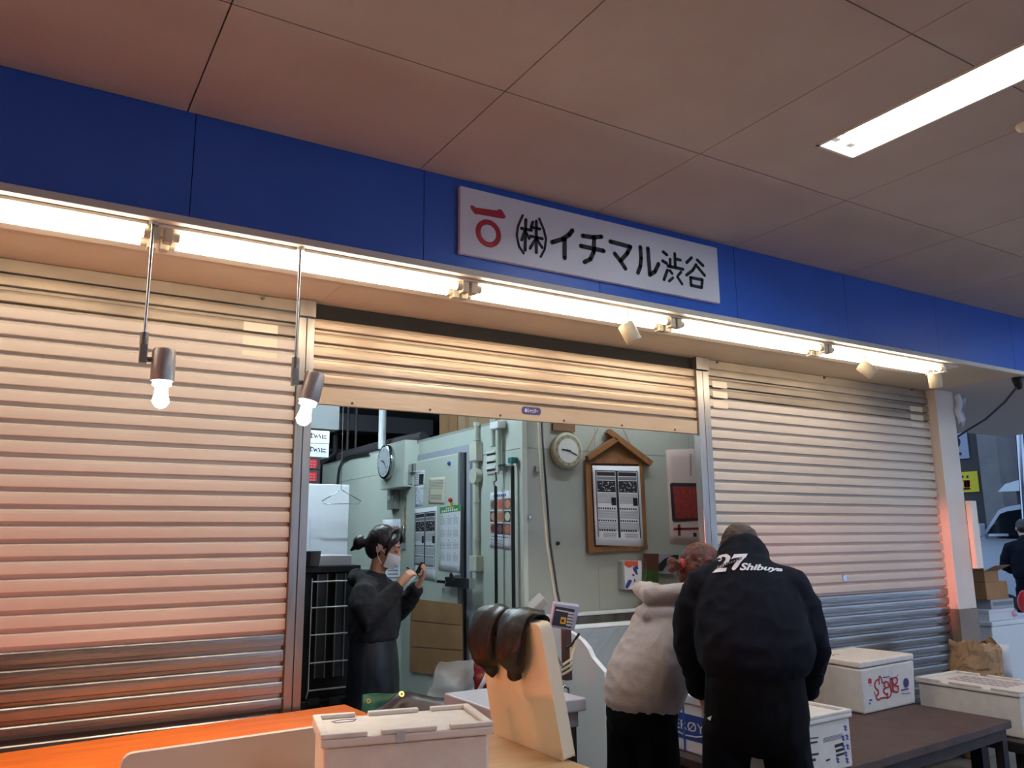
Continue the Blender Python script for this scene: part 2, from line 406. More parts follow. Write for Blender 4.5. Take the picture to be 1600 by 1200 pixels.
# outer pillar
pil = struct(MB().box(5.905, 6.14, 3.50, 3.95, 1.02, SOF).build('pillar', mat('pillar_paint', S(226, 218, 210), .5, col2=S(216, 207, 199), nscale=3), None, .004))
MB().box(5.90, 6.145, 3.495, 3.95, 0, 1.02).build('pillar_base', mat('pillar_base', S(136, 122, 112), .6, col2=S(118, 104, 96), nscale=4), pil, .004)
MB().box(6.135, 6.222, 3.46, 3.497, 1.304, 1.803).build('edge_board', M_gear, pil, .003)
sc = MB(); sc.grid(lambda u, v: V((6.14+.16*u*(1-.35*v)+.02*sin(9*v), 3.49-.02*sin(6*u), 2.60-.22*v+.03*sin(7*u))), 6, 6); sc.build('torn_sheet', M_paper, pil, solid=.002)

# ------------------------------------------------------------------ twin-tube battens under the soffit
bx = [-3.19, -2.005, -.83, .355, 1.575, 2.745, 3.905, 5.08]
tl_labels = ['lit twin-tube batten at the far end of the row, past both pendant lamps', 'lit twin-tube batten one before the far end of the row'] + ['lit twin-tube batten ending at the first pendant rod', 'lit twin-tube batten crossed by the rod of the pendant before the guide rail', 'lit twin-tube batten under the red emblem end of the sign', 'lit twin-tube batten under the last characters of the sign', 'lit twin-tube batten ending above the white pillar']
for i, (a, b) in enumerate(zip(bx, bx[1:])):
    t = thing('tube_light', ((a+b)/2, 2.98, SOF-.012), tl_labels[i], 'light', 'tube lights in a row under the soffit')
    MB().box(a+.012, b-.012, 2.945, 3.008, SOF-.030, SOF-.012).build('body', M_gear, t, .003)
    for yy in (2.932, 3.022):
        MB().cyl((a+.055, yy, SOF-.034), (b-.055, yy, SOF-.034), .0155, seg=12).build('tube', M_tube, t)
        for xx, s in ((a+.006, 1), (b-.006, -1)):
            h = MB(); h.box(min(xx, xx+.03*s), max(xx, xx+.03*s), yy-.02, yy+.02, SOF-.06, SOF-.012); h.cyl((xx+.03*s, yy, SOF-.034), (xx+.052*s, yy, SOF-.034), .017, seg=12)
            h.build('holder', M_plastic, t, .003)

# pendant spots with a lit bulb, and the three unlit spots
def pendant(px, xy, zt, zb, tilt, label):
    x, y = xy
    t = thing('pendant_lamp', (x, y, zb), label, 'lamp')
    MB().tube([(x, y, SOF), (x, y, zt)], .0055).build('rod', M_chrome, t)
    MB().cyl((x, y, SOF-.014), (x, y, SOF), .018).build('rose', M_chrome, t)
    k = MB(); k.cyl((x, y, zt-.012), (x, y, zt+.03), .014); k.box(x-.012, x+.012, y-.012, y+.012, zt-.075, zt-.01); k.build('bracket', mat('bracket_grey', S(136, 132, 130), .4, metal=.6), t, .002)
    MB().cyl((x+.005, y, zt-.06), (x+.03, y, zt-.06), .009).build('pivot', M_leg, t)
    ax = V((sin(tilt), 0, -cos(tilt))); c = V((x+.065, y, zt-.075)); top = c-ax*.055
    MB().loft([top, top+ax*.01, top+ax*.105, top+ax*.11], [.034, .0385, .0385, .036], seg=20, rnd=0, side=(0, 1, 0)).build('head', mat('lamp_silver', S(176, 172, 170), .4, metal=.5), t)
    bt = top+ax*.11
    MB().loft([bt, bt+ax*.014, bt+ax*.018, bt+ax*.045, bt+ax*.07, bt+ax*.08], [.030, .031, .02, .022, .028, .022], seg=16, side=(0, 1, 0)).build('bulb', M_bulbglow, t)
    ld = bpy.data.lights.new('pendant_beam', 'SPOT'); ld.energy = 32; ld.color = (1, .82, .62); ld.spot_size = radians(96); ld.spot_blend = .8; ld.shadow_soft_size = .03
    lo_ = bpy.data.objects.new('pendant_beam', ld); COL.objects.link(lo_); lo_.parent = t; lo_.location = (bt+ax*.09) - V((x, y, zb)); lo_.rotation_euler = (0, -tilt, 0)
    return t
pendant(0, (.322, 2.903), 2.215, 2.03, 0.0, 'silver pendant spot with lit bulb before the cream slats')
pendant(0, (.837, 2.903), 2.185, 2.0, -.22, 'silver pendant spot with lit bulb before the steel guide rail')
def spot(px, py, zt, ax, label):
    c = W(px, py, Y=2.905); t = thing('spot_lamp', (c.x, 2.905, c.z-.06), label, 'lamp')
    ax = V(ax).normalized()
    MB().tube([(c.x-.01, 2.905, SOF-.01), (c.x, 2.905, c.z+.02)], .005).build('stem', M_gear, t)
    MB().loft([c-ax*.047, c-ax*.044, c+ax*.044, c+ax*.047], [.036, .039, .039, .036], seg=24, rnd=0, side=(0, 1, 0)).build('head', mat('spot_cream', S(220, 208, 178), .5), t)
    return t
spot(984, 520, 0, (.38, -.20, -.9), 'unlit cream spot lamp tilted under the soffit above the shop opening')
spot(1355, 577, 0, (.40, -.58, -.70), 'unlit cream spot lamp turned aslant above the right-hand closed shutter')
spot(1461, 594, 0, (.26, .12, -.95), 'unlit cream spot lamp pointing down beside the white pillar')

# recessed ceiling fittings
def ceiling_light(c, label, row=0):
    FY0, FY1 = FROW[row]
    t = thing('ceiling_light', (c, (FY0+FY1)/2, CEIL), label, 'light')
    h = MB(); z1 = CEIL+.1
    h.box(c-FW, c+FW, FY0, FY1, z1-.004, z1); h.box(c-FW, c-FW+.004, FY0, FY1, CEIL, z1); h.box(c+FW-.004, c+FW, FY0, FY1, CEIL, z1)
    h.box(c-FW, c+FW, FY0, FY0+.004, CEIL, z1); h.box(c-FW, c+FW, FY1-.004, FY1, CEIL, z1); h.build('housing', mat('reflector_white', S(238, 240, 242), .4), t)
    fr = MB()
    for a in (-1, 1): fr.box(c+a*FW-.006, c+a*FW+.006, FY0-.006, FY1+.006, CEIL-.004, CEIL-.0005)
    for b in (FY0, FY1): fr.box(c-FW-.006, c+FW+.006, b-.006, b+.006, CEIL-.004, CEIL-.0005)
    fr.build('frame', M_gear, t)
    for a in (-.045, .045):
        MB().cyl((c+a, FY0+.05, CEIL+.045), (c+a, FY1-.05-.03, CEIL+.045), .016, seg=12).build('tube', M_tubec, t)
        for b in (FY0+.02, FY1-.055): MB().box(c+a-.018, c+a+.018, b, b+.03, CEIL+.02, CEIL+.095).build('holder', M_gear, t, .003)
    return t
ceiling_light(fixt[0], 'recessed cool white tube light in the ceiling nearest the shop sign')
for c_, l_ in zip(fixt, ('recessed tube light in the ceiling over the aisle behind the sign light', 'recessed tube light over the aisle opposite the pillar', 'recessed tube light over the aisle beyond the pillar', 'recessed tube light over the aisle opposite the van')): ceiling_light(c_, l_, 1)
for c_, l_ in zip(fixt[1:], ('recessed cool white tube light in the ceiling level with the pillar', 'recessed cool white tube light in the ceiling beyond the pillar', 'recessed cool white tube light in the ceiling nearest the van')): ceiling_light(c_, l_)
c = W(1600, 193, Z=CEIL); t = thing('smoke_detector', (c.x+.02, c.y, CEIL-.02), 'small round white detector on the ceiling beside the tube light', 'detector')
MB().loft([(c.x+.02, c.y, CEIL), (c.x+.02, c.y, CEIL-.014), (c.x+.02, c.y, CEIL-.022)], [.038, .034, .02], seg=20, rnd=0).build('body', M_gear, t)

# lamps of the arcade outside the frame: warm bulbs over the aisle, red-orange stall lamps to the left
def hang_lamp(p, color, watt, label, shade):
    x, y, z = p; t = thing('hanging_lamp', (x, y, z-.06), label, 'lamp')
    MB().tube([(x, y, z+.1), (x, y, CEIL)], .004).build('cord', M_black, t)
    MB().cyl((x, y, z+.05), (x, y, z+.1), .018).build('socket', M_black, t)
    MB().loft([(x, y, z+.085), (x, y, z+.06)], [.04, .12], seg=20, caps=False).build('shade', shade, t, solid=.002)
    MB().sph((x, y, z), .04).build('bulb', mat('bulb_'+shade.name, (1, 1, 1, 1), emit=color, estr=watt/(4*pi*pi*.04**2)*1.0), t)
    return t
hang_lamp((.30, -.75, 2.25), (1, .58, .30), W_WARM, 'warm bulb hanging over the aisle', M_leg)
hang_lamp((1.02, -.75, 2.25), (1, .58, .30), W_WARM, 'second warm bulb hanging over the aisle, nearer the sign', M_leg)
hang_lamp((-1.5, 2.6, 1.08), RED, W_RED*.5, 'red stall lamp hanging low beside the aisle', M_redp)
hang_lamp((-1.7, 1.7, 1.08), RED, W_RED*.5, 'red stall lamp hanging low, farther from the shutters', M_redp)

# red spot added out of view at far left, narrow beam reddening the pillar
fp0 = V((-3.7, 2.72, 1.55)); aim = (V((6.2, 3.60, 1.33))-fp0).normalized()
fl_ = thing('added_red_spot', (fp0.x, fp0.y, 0), 'unseen red spot on a stand, added to redden the pillar side', 'lamp')
MB().tube([(fp0.x, fp0.y, 0), (fp0.x, fp0.y, fp0.z-.06)], .018).build('pole', M_black, fl_)
MB().cyl((fp0.x, fp0.y, 0), (fp0.x, fp0.y, .03), .16).build('base', M_black, fl_)
MB().loft([fp0-aim*.12, fp0-aim*.05, fp0+aim*.02], [.03, .06, .07], seg=20, caps=False).build('reflector', M_black, fl_, solid=.004)
MB().loft([fp0-aim*.09, fp0-aim*.04], [.02, .03], seg=16).build('lens', mat('red_lens', (1, .3, .25, 1), .3, emit=(1, .25, .2), estr=6), fl_)
ld = bpy.data.lights.new('added_red_beam', 'SPOT'); ld.energy = 2600; ld.color = (1, .24, .20); ld.spot_size = radians(6.4); ld.spot_blend = .75; ld.shadow_soft_size = .05
lo_ = bpy.data.objects.new('added_red_beam', ld); COL.objects.link(lo_); lo_.parent = fl_; lo_.location = fp0+aim*.03 - V((fp0.x, fp0.y, 0)); lo_.rotation_euler = aim.to_track_quat('-Z', 'Y').to_euler()

# ------------------------------------------------------------------ shop sign
sg = thing('shop_sign', ((1.486+2.983)/2, F_Y-.012, 2.722), 'white shop sign with red emblem and black Japanese lettering on the blue fascia', 'sign')
MB().box(1.487, 2.983, F_Y-.024, F_Y-.001, 2.722, 3.02).build('board', mat('sign_white', S(226, 226, 232), .5), sg, .002)
FG = Fr((0, F_Y-.024, 0), (1, 0, 0), (0, 0, 1))
def ZP(x0, y0, sc): return lambda F, pts: [F.px(x0+x/sc, y0+y/sc) for x, y in pts]
zs = ZP(690, 270, 3.478)
em = MB(); em.prism(FG, zs(FG, [(158, 178), (172, 180), (182, 190), (298, 206), (312, 198), (325, 203), (346, 238), (343, 247), (330, 249), (200, 226), (185, 226), (170, 210), (160, 192)]), 0, .003)
em.ringd(FG, zs(FG, [(254, 330)])[0], .0615, .0395, 0, .003); em.build('emblem', M_inkr, sg)
def strokes(mb, F, z, lst, c=.003):
    for w, pts in lst: mb.stroke(F, z(F, pts), w, 0, c)
tx = MB()
strokes(tx, FG, zs, [
 (.010, [(440, 232), (415, 290), (408, 340), (420, 400), (445, 438)]), (.010, [(530, 250), (555, 310), (567, 360), (560, 415), (538, 457)]),
 (.014, [(433, 302), (487, 313)]), (.014, [(457, 255), (453, 422)]), (.012, [(451, 318), (434, 366)]), (.012, [(461, 330), (476, 358)]),
 (.013, [(495, 268), (486, 298)]), (.013, [(490, 297), (534, 306)]), (.013, [(482, 345), (547, 359)]), (.014, [(514, 264), (514, 434)]), (.012, [(508, 364), (480, 412)]), (.012, [(518, 364), (546, 408)]),
 (.021, [(710, 314), (692, 338), (655, 362), (600, 378)]), (.021, [(668, 362), (668, 463)]),
 (.021, [(868, 348), (820, 351), (766, 343)]), (.021, [(756, 398), (880, 425)]), (.021, [(828, 356), (826, 430), (808, 470), (776, 485)]),
 (.021, [(916, 374), (1025, 403)]), (.021, [(1025, 403), (1008, 438), (972, 478)]), (.021, [(940, 440), (970, 478), (998, 521)]),
 (.021, [(1079, 404), (1083, 465), (1079, 510), (1066, 544)]), (.021, [(1120, 412), (1131, 555), (1158, 538), (1178, 496)]),
 (.016, [(1203, 430), (1223, 446)]), (.016, [(1200, 479), (1222, 493)]), (.016, [(1226, 530), (1208, 580)]),
 (.016, [(1266, 440), (1269, 512)]), (.015, [(1269, 468), (1297, 475)]), (.015, [(1241, 470), (1241, 508)]), (.016, [(1229, 507), (1311, 525)]),
 (.014, [(1240, 532), (1252, 548)]), (.014, [(1300, 540), (1286, 556)]), (.014, [(1256, 571), (1236, 589)]), (.014, [(1280, 565), (1306, 605)]),
 (.016, [(1357, 462), (1331, 488)]), (.016, [(1388, 474), (1420, 505)]), (.016, [(1382, 500), (1364, 530), (1330, 556)]), (.016, [(1390, 512), (1428, 558)]),
 (.016, [(1352, 570), (1416, 582), (1412, 624), (1355, 612), (1352, 570)]),
]); tx.build('lettering', M_ink, sg)

# ================================================================== INSIDE THE SHOP: the cold room
CX, CY, CT = 2.824, 4.5, 2.345
FL = Fr((CX, 0, 0), (0, -1, 0), (0, 0, 1)); FF = Fr((0, CY, 0), (1, 0, 0), (0, 0, 1))
FD = Fr((CX-.07, 0, 0), (0, -1, 0), (0, 0, 1))
def R4(F, xl, xr, yt, yb):
    xm, ym = (xl+xr)/2, (yt+yb)/2
    return F.px(xl, ym)[0], F.px(xr, ym)[0], F.px(xm, yb)[1], F.px(xm, yt)[1]
cr = thing('cold_room', (4.3, 6.5, 0), 'walk-in cold room of pale enamel panels filling the shop', 'cold room')
ya = [8.6, 7.5, 6.42, 4.9, 4.53]
for a, b in zip(ya, ya[1:]): MB().box(CX, CX+.08, b+.001, a-.001, 0, 2.14).build('wall_panel', M_panel, cr); MB().box(CX, CX+.08, b+.001, a-.001, 2.143, CT).build('top_panel', M_panel, cr)
xa = [CX+.03, 3.42, 4.3, 5.2, 5.9]
for a, b in zip(xa, xa[1:]): MB().box(a+.001, b-.001, CY, CY+.08, 0, 2.14).build('wall_panel', M_panel_shade, cr); MB().box(a+.001, b-.001, CY, CY+.08, 2.143, CT).build('top_panel', M_panel_shade, cr)
MB().box(CX-.006, CX+.029, CY-.006, CY+.029, 0, CT+.002).build('corner_trim', M_panel, cr, .003)
MB().box(CX, 5.9, CY, 8.6, CT, CT+.02).build('roof_panel', M_panel_shade, cr)
MB().box(CX+.1, 5.88, 8.4, 8.55, 0, CT).build('rear_wall', M_panel_shade, cr)
# door
a0, a1, b0, b1 = R4(FL, 645, 728, 716, 1068); b0 = .12
gk = MB(); gk.fbox(FL, a0-.05, a1+.10, b1+.0, b1+.055, 0, .02); gk.fbox(FL, a1+.012, a1+.10, b0, b1, 0, .02); gk.build('door_frame', mat('door_frame_lilac', S(168, 174, 188), .5), cr)
dr = MB().fbox(FL, a0, a1, b0, b1-.004, .022, .07).build('door', M_panel, cr, .008)
MB().fbox(FL, a1-.002, a1+.03, b0, b1, .02, .066).build('gasket', M_seal, dr)
MB().fbox(FL, a1+.031, a1+.045, b0, b1, .004, .03).build('seal_gap', M_black, dr)
la0, la1, lb0, lb1 = R4(FD, 693, 742, 903, 915)
k = MB(); k.fbox(FD, la0, la0+.3*(la1-la0), lb0+.01, lb1-.02, .03, .055); k.fbox(FD, la0+.25*(la1-la0), la1, lb0-.01, lb1+.005, 0, .05); k.cyl(FD(la0+.5*(la1-la0), lb1+.01, .0), FD(la0+.5*(la1-la0), lb1+.01, .06), .03); k.build('latch', M_chrome, dr, .004)
for yy in (733,):
    h = FD.px(640, yy); MB().cyl(FD(h[0]-.05, h[1], .02), FD(h[0]+.03, h[1], .02), .028).build('hinge_knob', M_black, dr); MB().fbox(FD, h[0]+.02, h[0]+.13, h[1]-.035, h[1]+.035, 0, .03).build('hinge', M_chrome, dr, .004)

# louvred vent
a0, a1, b0, b1 = R4(FL, 762, 780, 706, 740)
vt = thing('louvre_vent', FL((a0+a1)/2, b0, .01), 'small white vent with slanted louvres on the cold room wall', 'vent')
MB().fbox(FL, a0, a1, b0, b1, .001, .012).build('plate', M_white, vt, .002)
for i in range(3):
    z = b0+.03+.055*i; MB().hexa([FL(a0+.012, z, .012), FL(a1-.02, z, .012), FL(a1-.02, z+.02, .012), FL(a0+.012, z+.02, .012)], [FL(a0+.012, z, .026), FL(a1-.02, z, .026), FL(a1-.02, z+.006, .026), FL(a0+.012, z+.006, .026)]).build('louvre', M_conduit, vt); MB().fbox(FL, a0+.012, a1-.02, z-.012, z-.001, .012, .0135).build('slot', M_black, vt)
# conduit with boxes
cn = thing('electric_conduit', FL(*FL.px(750, 890), 0), 'cream conduit with junction boxes running down the cold room wall', 'conduit')
ac = FL.px(750, 780)[0]
def cz(y): return FL.px(750, y)[1]
MB().tube([FL(ac, cz(660), .03), FL(ac, cz(893), .03)], .016).build('pipe', M_conduit, cn)
for y0, y1 in ((692, 721), (868, 893)): MB().fbox(FL, ac-.055, ac+.05, cz(y1), cz(y0), .002, .06).build('junction_box', M_conduit, cn, .006)
MB().cyl(FL(ac-.01, cz(744), .005), FL(ac-.01, cz(744), .055), .056).build('round_box', M_conduit, cn)
for y in (663, 686, 782, 842): MB().cyl(FL(ac, cz(y)-.012, .03), FL(ac, cz(y)+.012, .03), .023).build('clip', M_conduit, cn)
ap = FL.px(786, 700)[0]
pp = thing('drain_pipe', FL(ap, FL.px(786, 735)[1], .02), 'white square-topped pipe with bracket beside the vent', 'pipe')
MB().fbox(FL, ap-.06, ap+.05, FL.px(786, 671)[1], CT+.0, .002, .07).build('pipe_box', M_white, pp, .004)
MB().tube([FL(ap, FL.px(786, 672)[1], .035), FL(ap, FL.px(786, 736)[1], .035)], .022).build('pipe', M_panel, pp)
MB().tube([FL(ap-.09, FL.px(776, 655)[1], .03), FL(ap-.09, FL.px(776, 698)[1], .03)], .02).build('side_pipe', M_panel, pp)
MB().fbox(FL, ap-.02, ap+.1, FL.px(786, 730)[1], FL.px(786, 727)[1], .0, .05).build('bracket', M_chrome, pp)
# two poles hung on the wall
ph = FL.px(786, 850)[0]
hp = thing('hook_pole', FL(ph, FL.px(786, 965)[1], .05), 'black pole with a bent hook hung in front of the food poster', 'pole')
MB().tube([FL(ph, FL.px(786, 965)[1], .055), FL(ph, FL.px(786, 760)[1], .055)], .011).build('shaft', M_black, hp)
MB().tube([FL(ph, FL.px(786, 762)[1], .055), FL(ph-.02, FL.px(786, 757)[1], .055), FL(ph-.02, FL.px(786, 753)[1], .055), FL(ph+.01, FL.px(786, 751)[1], .055), FL(ph, FL.px(786, 738)[1], .055)], .006).build('hook', M_leg, hp)
r_ = R4(FL, 775, 787, 944, 958); MB().fbox(FL, *r_, .03, .04).build('red_tag', M_redp, hp)
pr = FL.px(809, 850)[0]
rp = thing('shutter_pole', FL(pr, FL.px(809, 958)[1], .04), 'black pole with a teal cap by the cold room corner', 'pole')
MB().tube([FL(pr, FL.px(809, 958)[1], .035), FL(pr, FL.px(809, 728)[1], .035)], .013).build('shaft', M_black, rp)
MB().tube([FL(pr, FL.px(809, 728)[1], .035), FL(pr, FL.px(809, 722)[1], .035)], .006).build('neck', M_chrome, rp)
MB().fbox(FL, pr-.02, pr+.03, FL.px(809, 724)[1], FL.px(809, 715)[1], .01, .06).build('cap', M_teal, rp, .004)

# printed sheets: quad of photo pixels on a plane, blocks given in unit coordinates
class Sheet:
    def __init__(s, F, quad, c=.002): s.F = F; s.q = [F.px(*p) for p in quad]; s.c = c   # tl, tr, br, bl
    def __call__(s, u, v, c=0):
        tl, tr, br, bl = s.q
        a = (1-v)*((1-u)*tl[0]+u*tr[0]) + v*((1-u)*bl[0]+u*br[0]); b = (1-v)*((1-u)*tl[1]+u*tr[1]) + v*((1-u)*bl[1]+u*br[1])
        return s.F(a, b, s.c+c)
    def rect(s, mb, u0, u1, v0, v1, c=.001): mb.add([s(u0, v0, c), s(u0, v1, c), s(u1, v1, c), s(u1, v0, c)], [(0, 1, 2, 3)])
    def sheet(s, name, m, label, cat, curl=.02, nu=6, nv=10):
        mb = MB(); mb.grid(lambda u, v: s(u, v, curl*max(0, v-.8)**2*5*(1 if name != 'flat' else 0)), nu, nv)
        return tag(mb.build(name, m, None, solid=.001), label, cat)
    def text(s, mb, t, u, v, h, w=None, c=.0012):
        vs, fs = text2d(t); x0 = min(p[0] for p in vs); x1 = max(p[0] for p in vs); k = (w/(x1-x0)) if w else h
        mb.add([s(u+(x-x0)*k, v-y*h, c) for x, y in vs], fs)
def price_table(sh, par):
    k, g = MB(), MB()
    for a in (0.05, .93): sh.rect(k, a, a+.02, .06, .93)
    for a in (.06, .92): sh.rect(k, .05, .95, a, a+.012)
    sh.rect(k, .47, .52, .06, .92)
    for (u0, u1) in ((.08, .46), (.53, .92)):
        sh.rect(k, u0, u1, .08, .13); sh.rect(k, u0, u1, .19, .335)
        sh.rect(g, u0, u1, .14, .18)
        for i in range(9): sh.rect(g, u0, u1, .355+i*.014, .361+i*.014)
        sh.rect(k, u1-.1, u1, .40, .50)
        for v0 in (.53, .68):
            for i in range(8): sh.rect(k, u0+.047*i, u0+.047*i+.03, v0, v0+.022)
            for i in range(8): sh.rect(g, u0, u1, v0+.035+i*.013, v0+.041+i*.013)
        for i in range(7): sh.rect(k, u0+.05*i, u0+.05*i+.034, .80, .825)
        for i in range(6): sh.rect(g, u0+.08, u1-.03, .845+i*.012, .851+i*.012)
    w = MB(); rs = random.Random(3)
    for (u0, u1) in ((.09, .45), (.54, .91)):
        for i in range(26): a = rs.uniform(u0, u1-.03); v = rs.uniform(.20, .32); sh.rect(w, a, a+.02, v, v+.008, .0016)
    k.build('print_black', M_ink, par); g.build('print_grey', M_inkg, par); w.build('print_white', M_paper, par)
s1 = Sheet(FD, [(648, 796), (683, 791), (682, 908), (646, 901)]); o = s1.sheet('price_sheet', M_paper, 'black and white market price sheet on the cold room door', 'poster'); price_table(s1, o)
s2 = Sheet(FD, [(688, 793), (720, 788), (719, 894), (686, 890)]); cal = s2.sheet('wall_calendar', M_paper, 'year calendar with a green heading on the cold room door', 'calendar')
k, g = MB(), MB(); s2.rect(g, 0, 1, 0, .10); g.build('heading', M_green, cal)
hw = MB(); [s2.rect(hw, .1+.1*i, .17+.1*i, .055, .085, .0016) for i in range(8)]; [s2.rect(hw, .3+.1*i, .37+.1*i, .02, .045, .0016) for i in range(4)]; hw.build('heading_print', M_paper, cal)
gl = MB()
for r in range(4):
    for c in range(3):
        s2.text(k, str(r*3+c+1), .12+.31*c, .165+.19*r, .03, .035 if r*3+c < 9 else .06)
        for i in range(5):
            for j in range(5): s2.rect(gl, .06+.31*c+.047*j, .085+.31*c+.047*j, .185+.19*r+.022*i, .195+.19*r+.022*i)
for i in range(14): s2.rect(gl, .08+.06*i, .12+.06*i, .93, .94)
k.build('month_numbers', M_ink, cal); gl.build('dates', M_inkg, cal)
pinp = FD.px(706, 781); MB().sph(FD(*pinp, .014), .016).build('pin_head', M_redp, cal); MB().fbox(FD, pinp[0]-.008, pinp[0]+.012, pinp[1]-.06, pinp[1]-.015, .001, .01).build('pin_clip', M_yellow, cal)
b_ = FD.px(703, 724); tag(MB().sph(FD(*b_, .006), .016).build('blue_magnet', M_blue2), 'small round blue magnet near the top of the cold room door', 'magnet')
s3 = Sheet(FD, [(649, 736), (664, 735), (663, 757), (648, 759)]); n1 = s3.sheet('notice', M_paper, 'small white notice with a dark picture on the cold room door', 'notice', 0)
k = MB(); s3.rect(k, .45, .92, .25, .95); k.build('picture', M_ink, n1); g = MB(); [s3.rect(g, .05, .38, .2+.12*i, .25+.12*i) for i in range(6)]; s3.rect(g, .1, .6, .06, .12); g.build('print_grey', M_inkg, n1)
s4 = Sheet(FD, [(650, 760), (662, 758), (661, 790), (649, 792)]); n2 = s4.sheet('patterned_slip', M_paper, 'blue patterned paper slip on the cold room door', 'notice', 0)
k = MB(); rs = random.Random(5)
for i in range(60): u, v = rs.uniform(.02, .85), rs.uniform(.02, .95); s4.rect(k, u, u+.12, v, v+.02)
k.build('pattern', mat('ink_sky', S(110, 140, 196), .7), n2)
s5 = Sheet(FD, [(671, 747), (696, 745), (695, 788), (670, 787)]); n3 = s5.sheet('laminated_notice', M_paperb, 'laminated cream notice under the blue magnet on the cold room door', 'notice', 0)
g = MB(); [s5.rect(g, .1, .9, .12+.055*i, .14+.055*i) for i in range(6)]; [s5.rect(g, .12, .8, .66+.07*i, .69+.07*i) for i in range(3)]; g.build('print_grey', M_inkg, n3)
s6 = Sheet(FL, [(598, 812), (626, 811), (625, 925), (599, 925)]); n4 = s6.sheet('wall_notice', M_paper, 'long white notice with red heading behind the masked woman', 'notice', 0)
k = MB(); [s6.rect(k, .1+.13*i, .2+.13*i, .10, .17) for i in range(6)]; k.build('heading_print', mat('ink_rose', S(196, 96, 104), .7), n4); g = MB(); [s6.rect(g, .3, .9, .55+.05*i, .565+.05*i) for i in range(7)]; g.build('print_grey', M_inkg, n4)
s7 = Sheet(FL, [(629, 825), (645, 823), (644, 858), (628, 860)]); s7.sheet('bag_slip', mat('plastic_slip', S(206, 212, 226), .4), 'small clear pouch hanging under the brown string', 'pouch', 0)
q = FL.px(639, 778); st = thing('string_loop', FL(*FL.px(637, 832), .02), 'brown string loop with a small bottle hung beside the door', 'string')
MB().tube([FL(q[0], q[1], .03)] + [FL(q[0]+.015*sin(i), q[1]-.035*i, .03+.006*cos(i*2)) for i in range(1, 9)], .007).build('string', M_stringb, st)
MB().loft([FL(q[0]-.02, q[1]-.36, .035), FL(q[0]-.02, q[1]-.24, .035)], [.025, .02]).build('bottle', M_chrome, st); MB().sph(FL(q[0]-.1, q[1]-.28, .02), .018).build('red_knob', M_redp, st)
r_ = R4(FL, 613, 625, 764, 796); rm = thing('remote_controller', FL((r_[0]+r_[1])/2, r_[2], .02), 'grey remote controller on the wall under the control box', 'controller')
MB().fbox(FL, *r_, .002, .05).build('body', M_grey, rm, .006); MB().fbox(FL, r_[0]+.03, r_[1]-.03, r_[2]+.08, r_[3]-.06, .05, .056).build('buttons', M_keys, rm)
# cardboard taped over the lower door
cbx = thing('cardboard_sheet', FD(*FD.px(683, 1050), .01), 'brown cardboard sheets taped over the lower half of the cold room door', 'cardboard')
for i, qd in enumerate([[(645, 935), (724, 944), (724, 978), (643, 970)], [(643, 970), (724, 978), (724, 1017), (642, 1011)], [(642, 1011), (724, 1017), (724, 1062), (642, 1050)]]):
    s_ = Sheet(FD, qd, .004); MB().hexa([s_(0, .0, 0), s_(1, 0, 0), s_(1, .97, 0), s_(0, .97, 0)], [s_(0, 0, .007), s_(1, 0, .007), s_(1, .97, .009), s_(0, .97, .009)]).build('sheet', M_card, cbx, .002)
# food poster
s8 = Sheet(FL, [(766, 770), (800, 766), (799, 860), (766, 855)]); fp = s8.sheet('food_poster', M_paper, 'white poster with nine food photographs on the cold room wall', 'poster', 0)
k, g = MB(), MB(); [s8.rect(k, .18+.085*i, .235+.085*i, .045, .09) for i in range(7)]; [s8.rect(g, .05, .60, .845+.032*i, .858+.032*i) for i in range(3)]; [s8.rect(k, .08+.09*i, .14+.09*i, .785, .805) for i in range(9)]
k.build('heading', M_inkb, fp); g.build('small_print', M_inkg, fp)
cols = [((170, 172, 170), (120, 90, 84)), ((196, 150, 130), (214, 108, 92)), ((120, 110, 80), (214, 140, 120)), ((60, 60, 70), (214, 150, 128)), ((190, 160, 130), (196, 120, 96)), ((62, 66, 76), (224, 220, 190)), ((196, 160, 120), (110, 60, 60)), ((40, 42, 48), (120, 80, 84)), ((140, 100, 84), (196, 120, 100))]
for i, (c1, c2) in enumerate(cols):
    r, c = divmod(i, 3); u, v = .02+.33*c, .13+.215*r
    k = MB(); s8.rect(k, u, u+.29, v, v+.19); ph_ = k.build('photo', mat('photo%d' % i, S(*c1), .6), fp)
    k = MB(); k.add([s8(u+.145+.12*cos(t*pi/7), v+.095+.075*sin(t*pi/7), .0016) for t in range(14)], [tuple(range(14))]); k.build('dish', mat('dish%d' % i, S(*c2), .6), ph_)
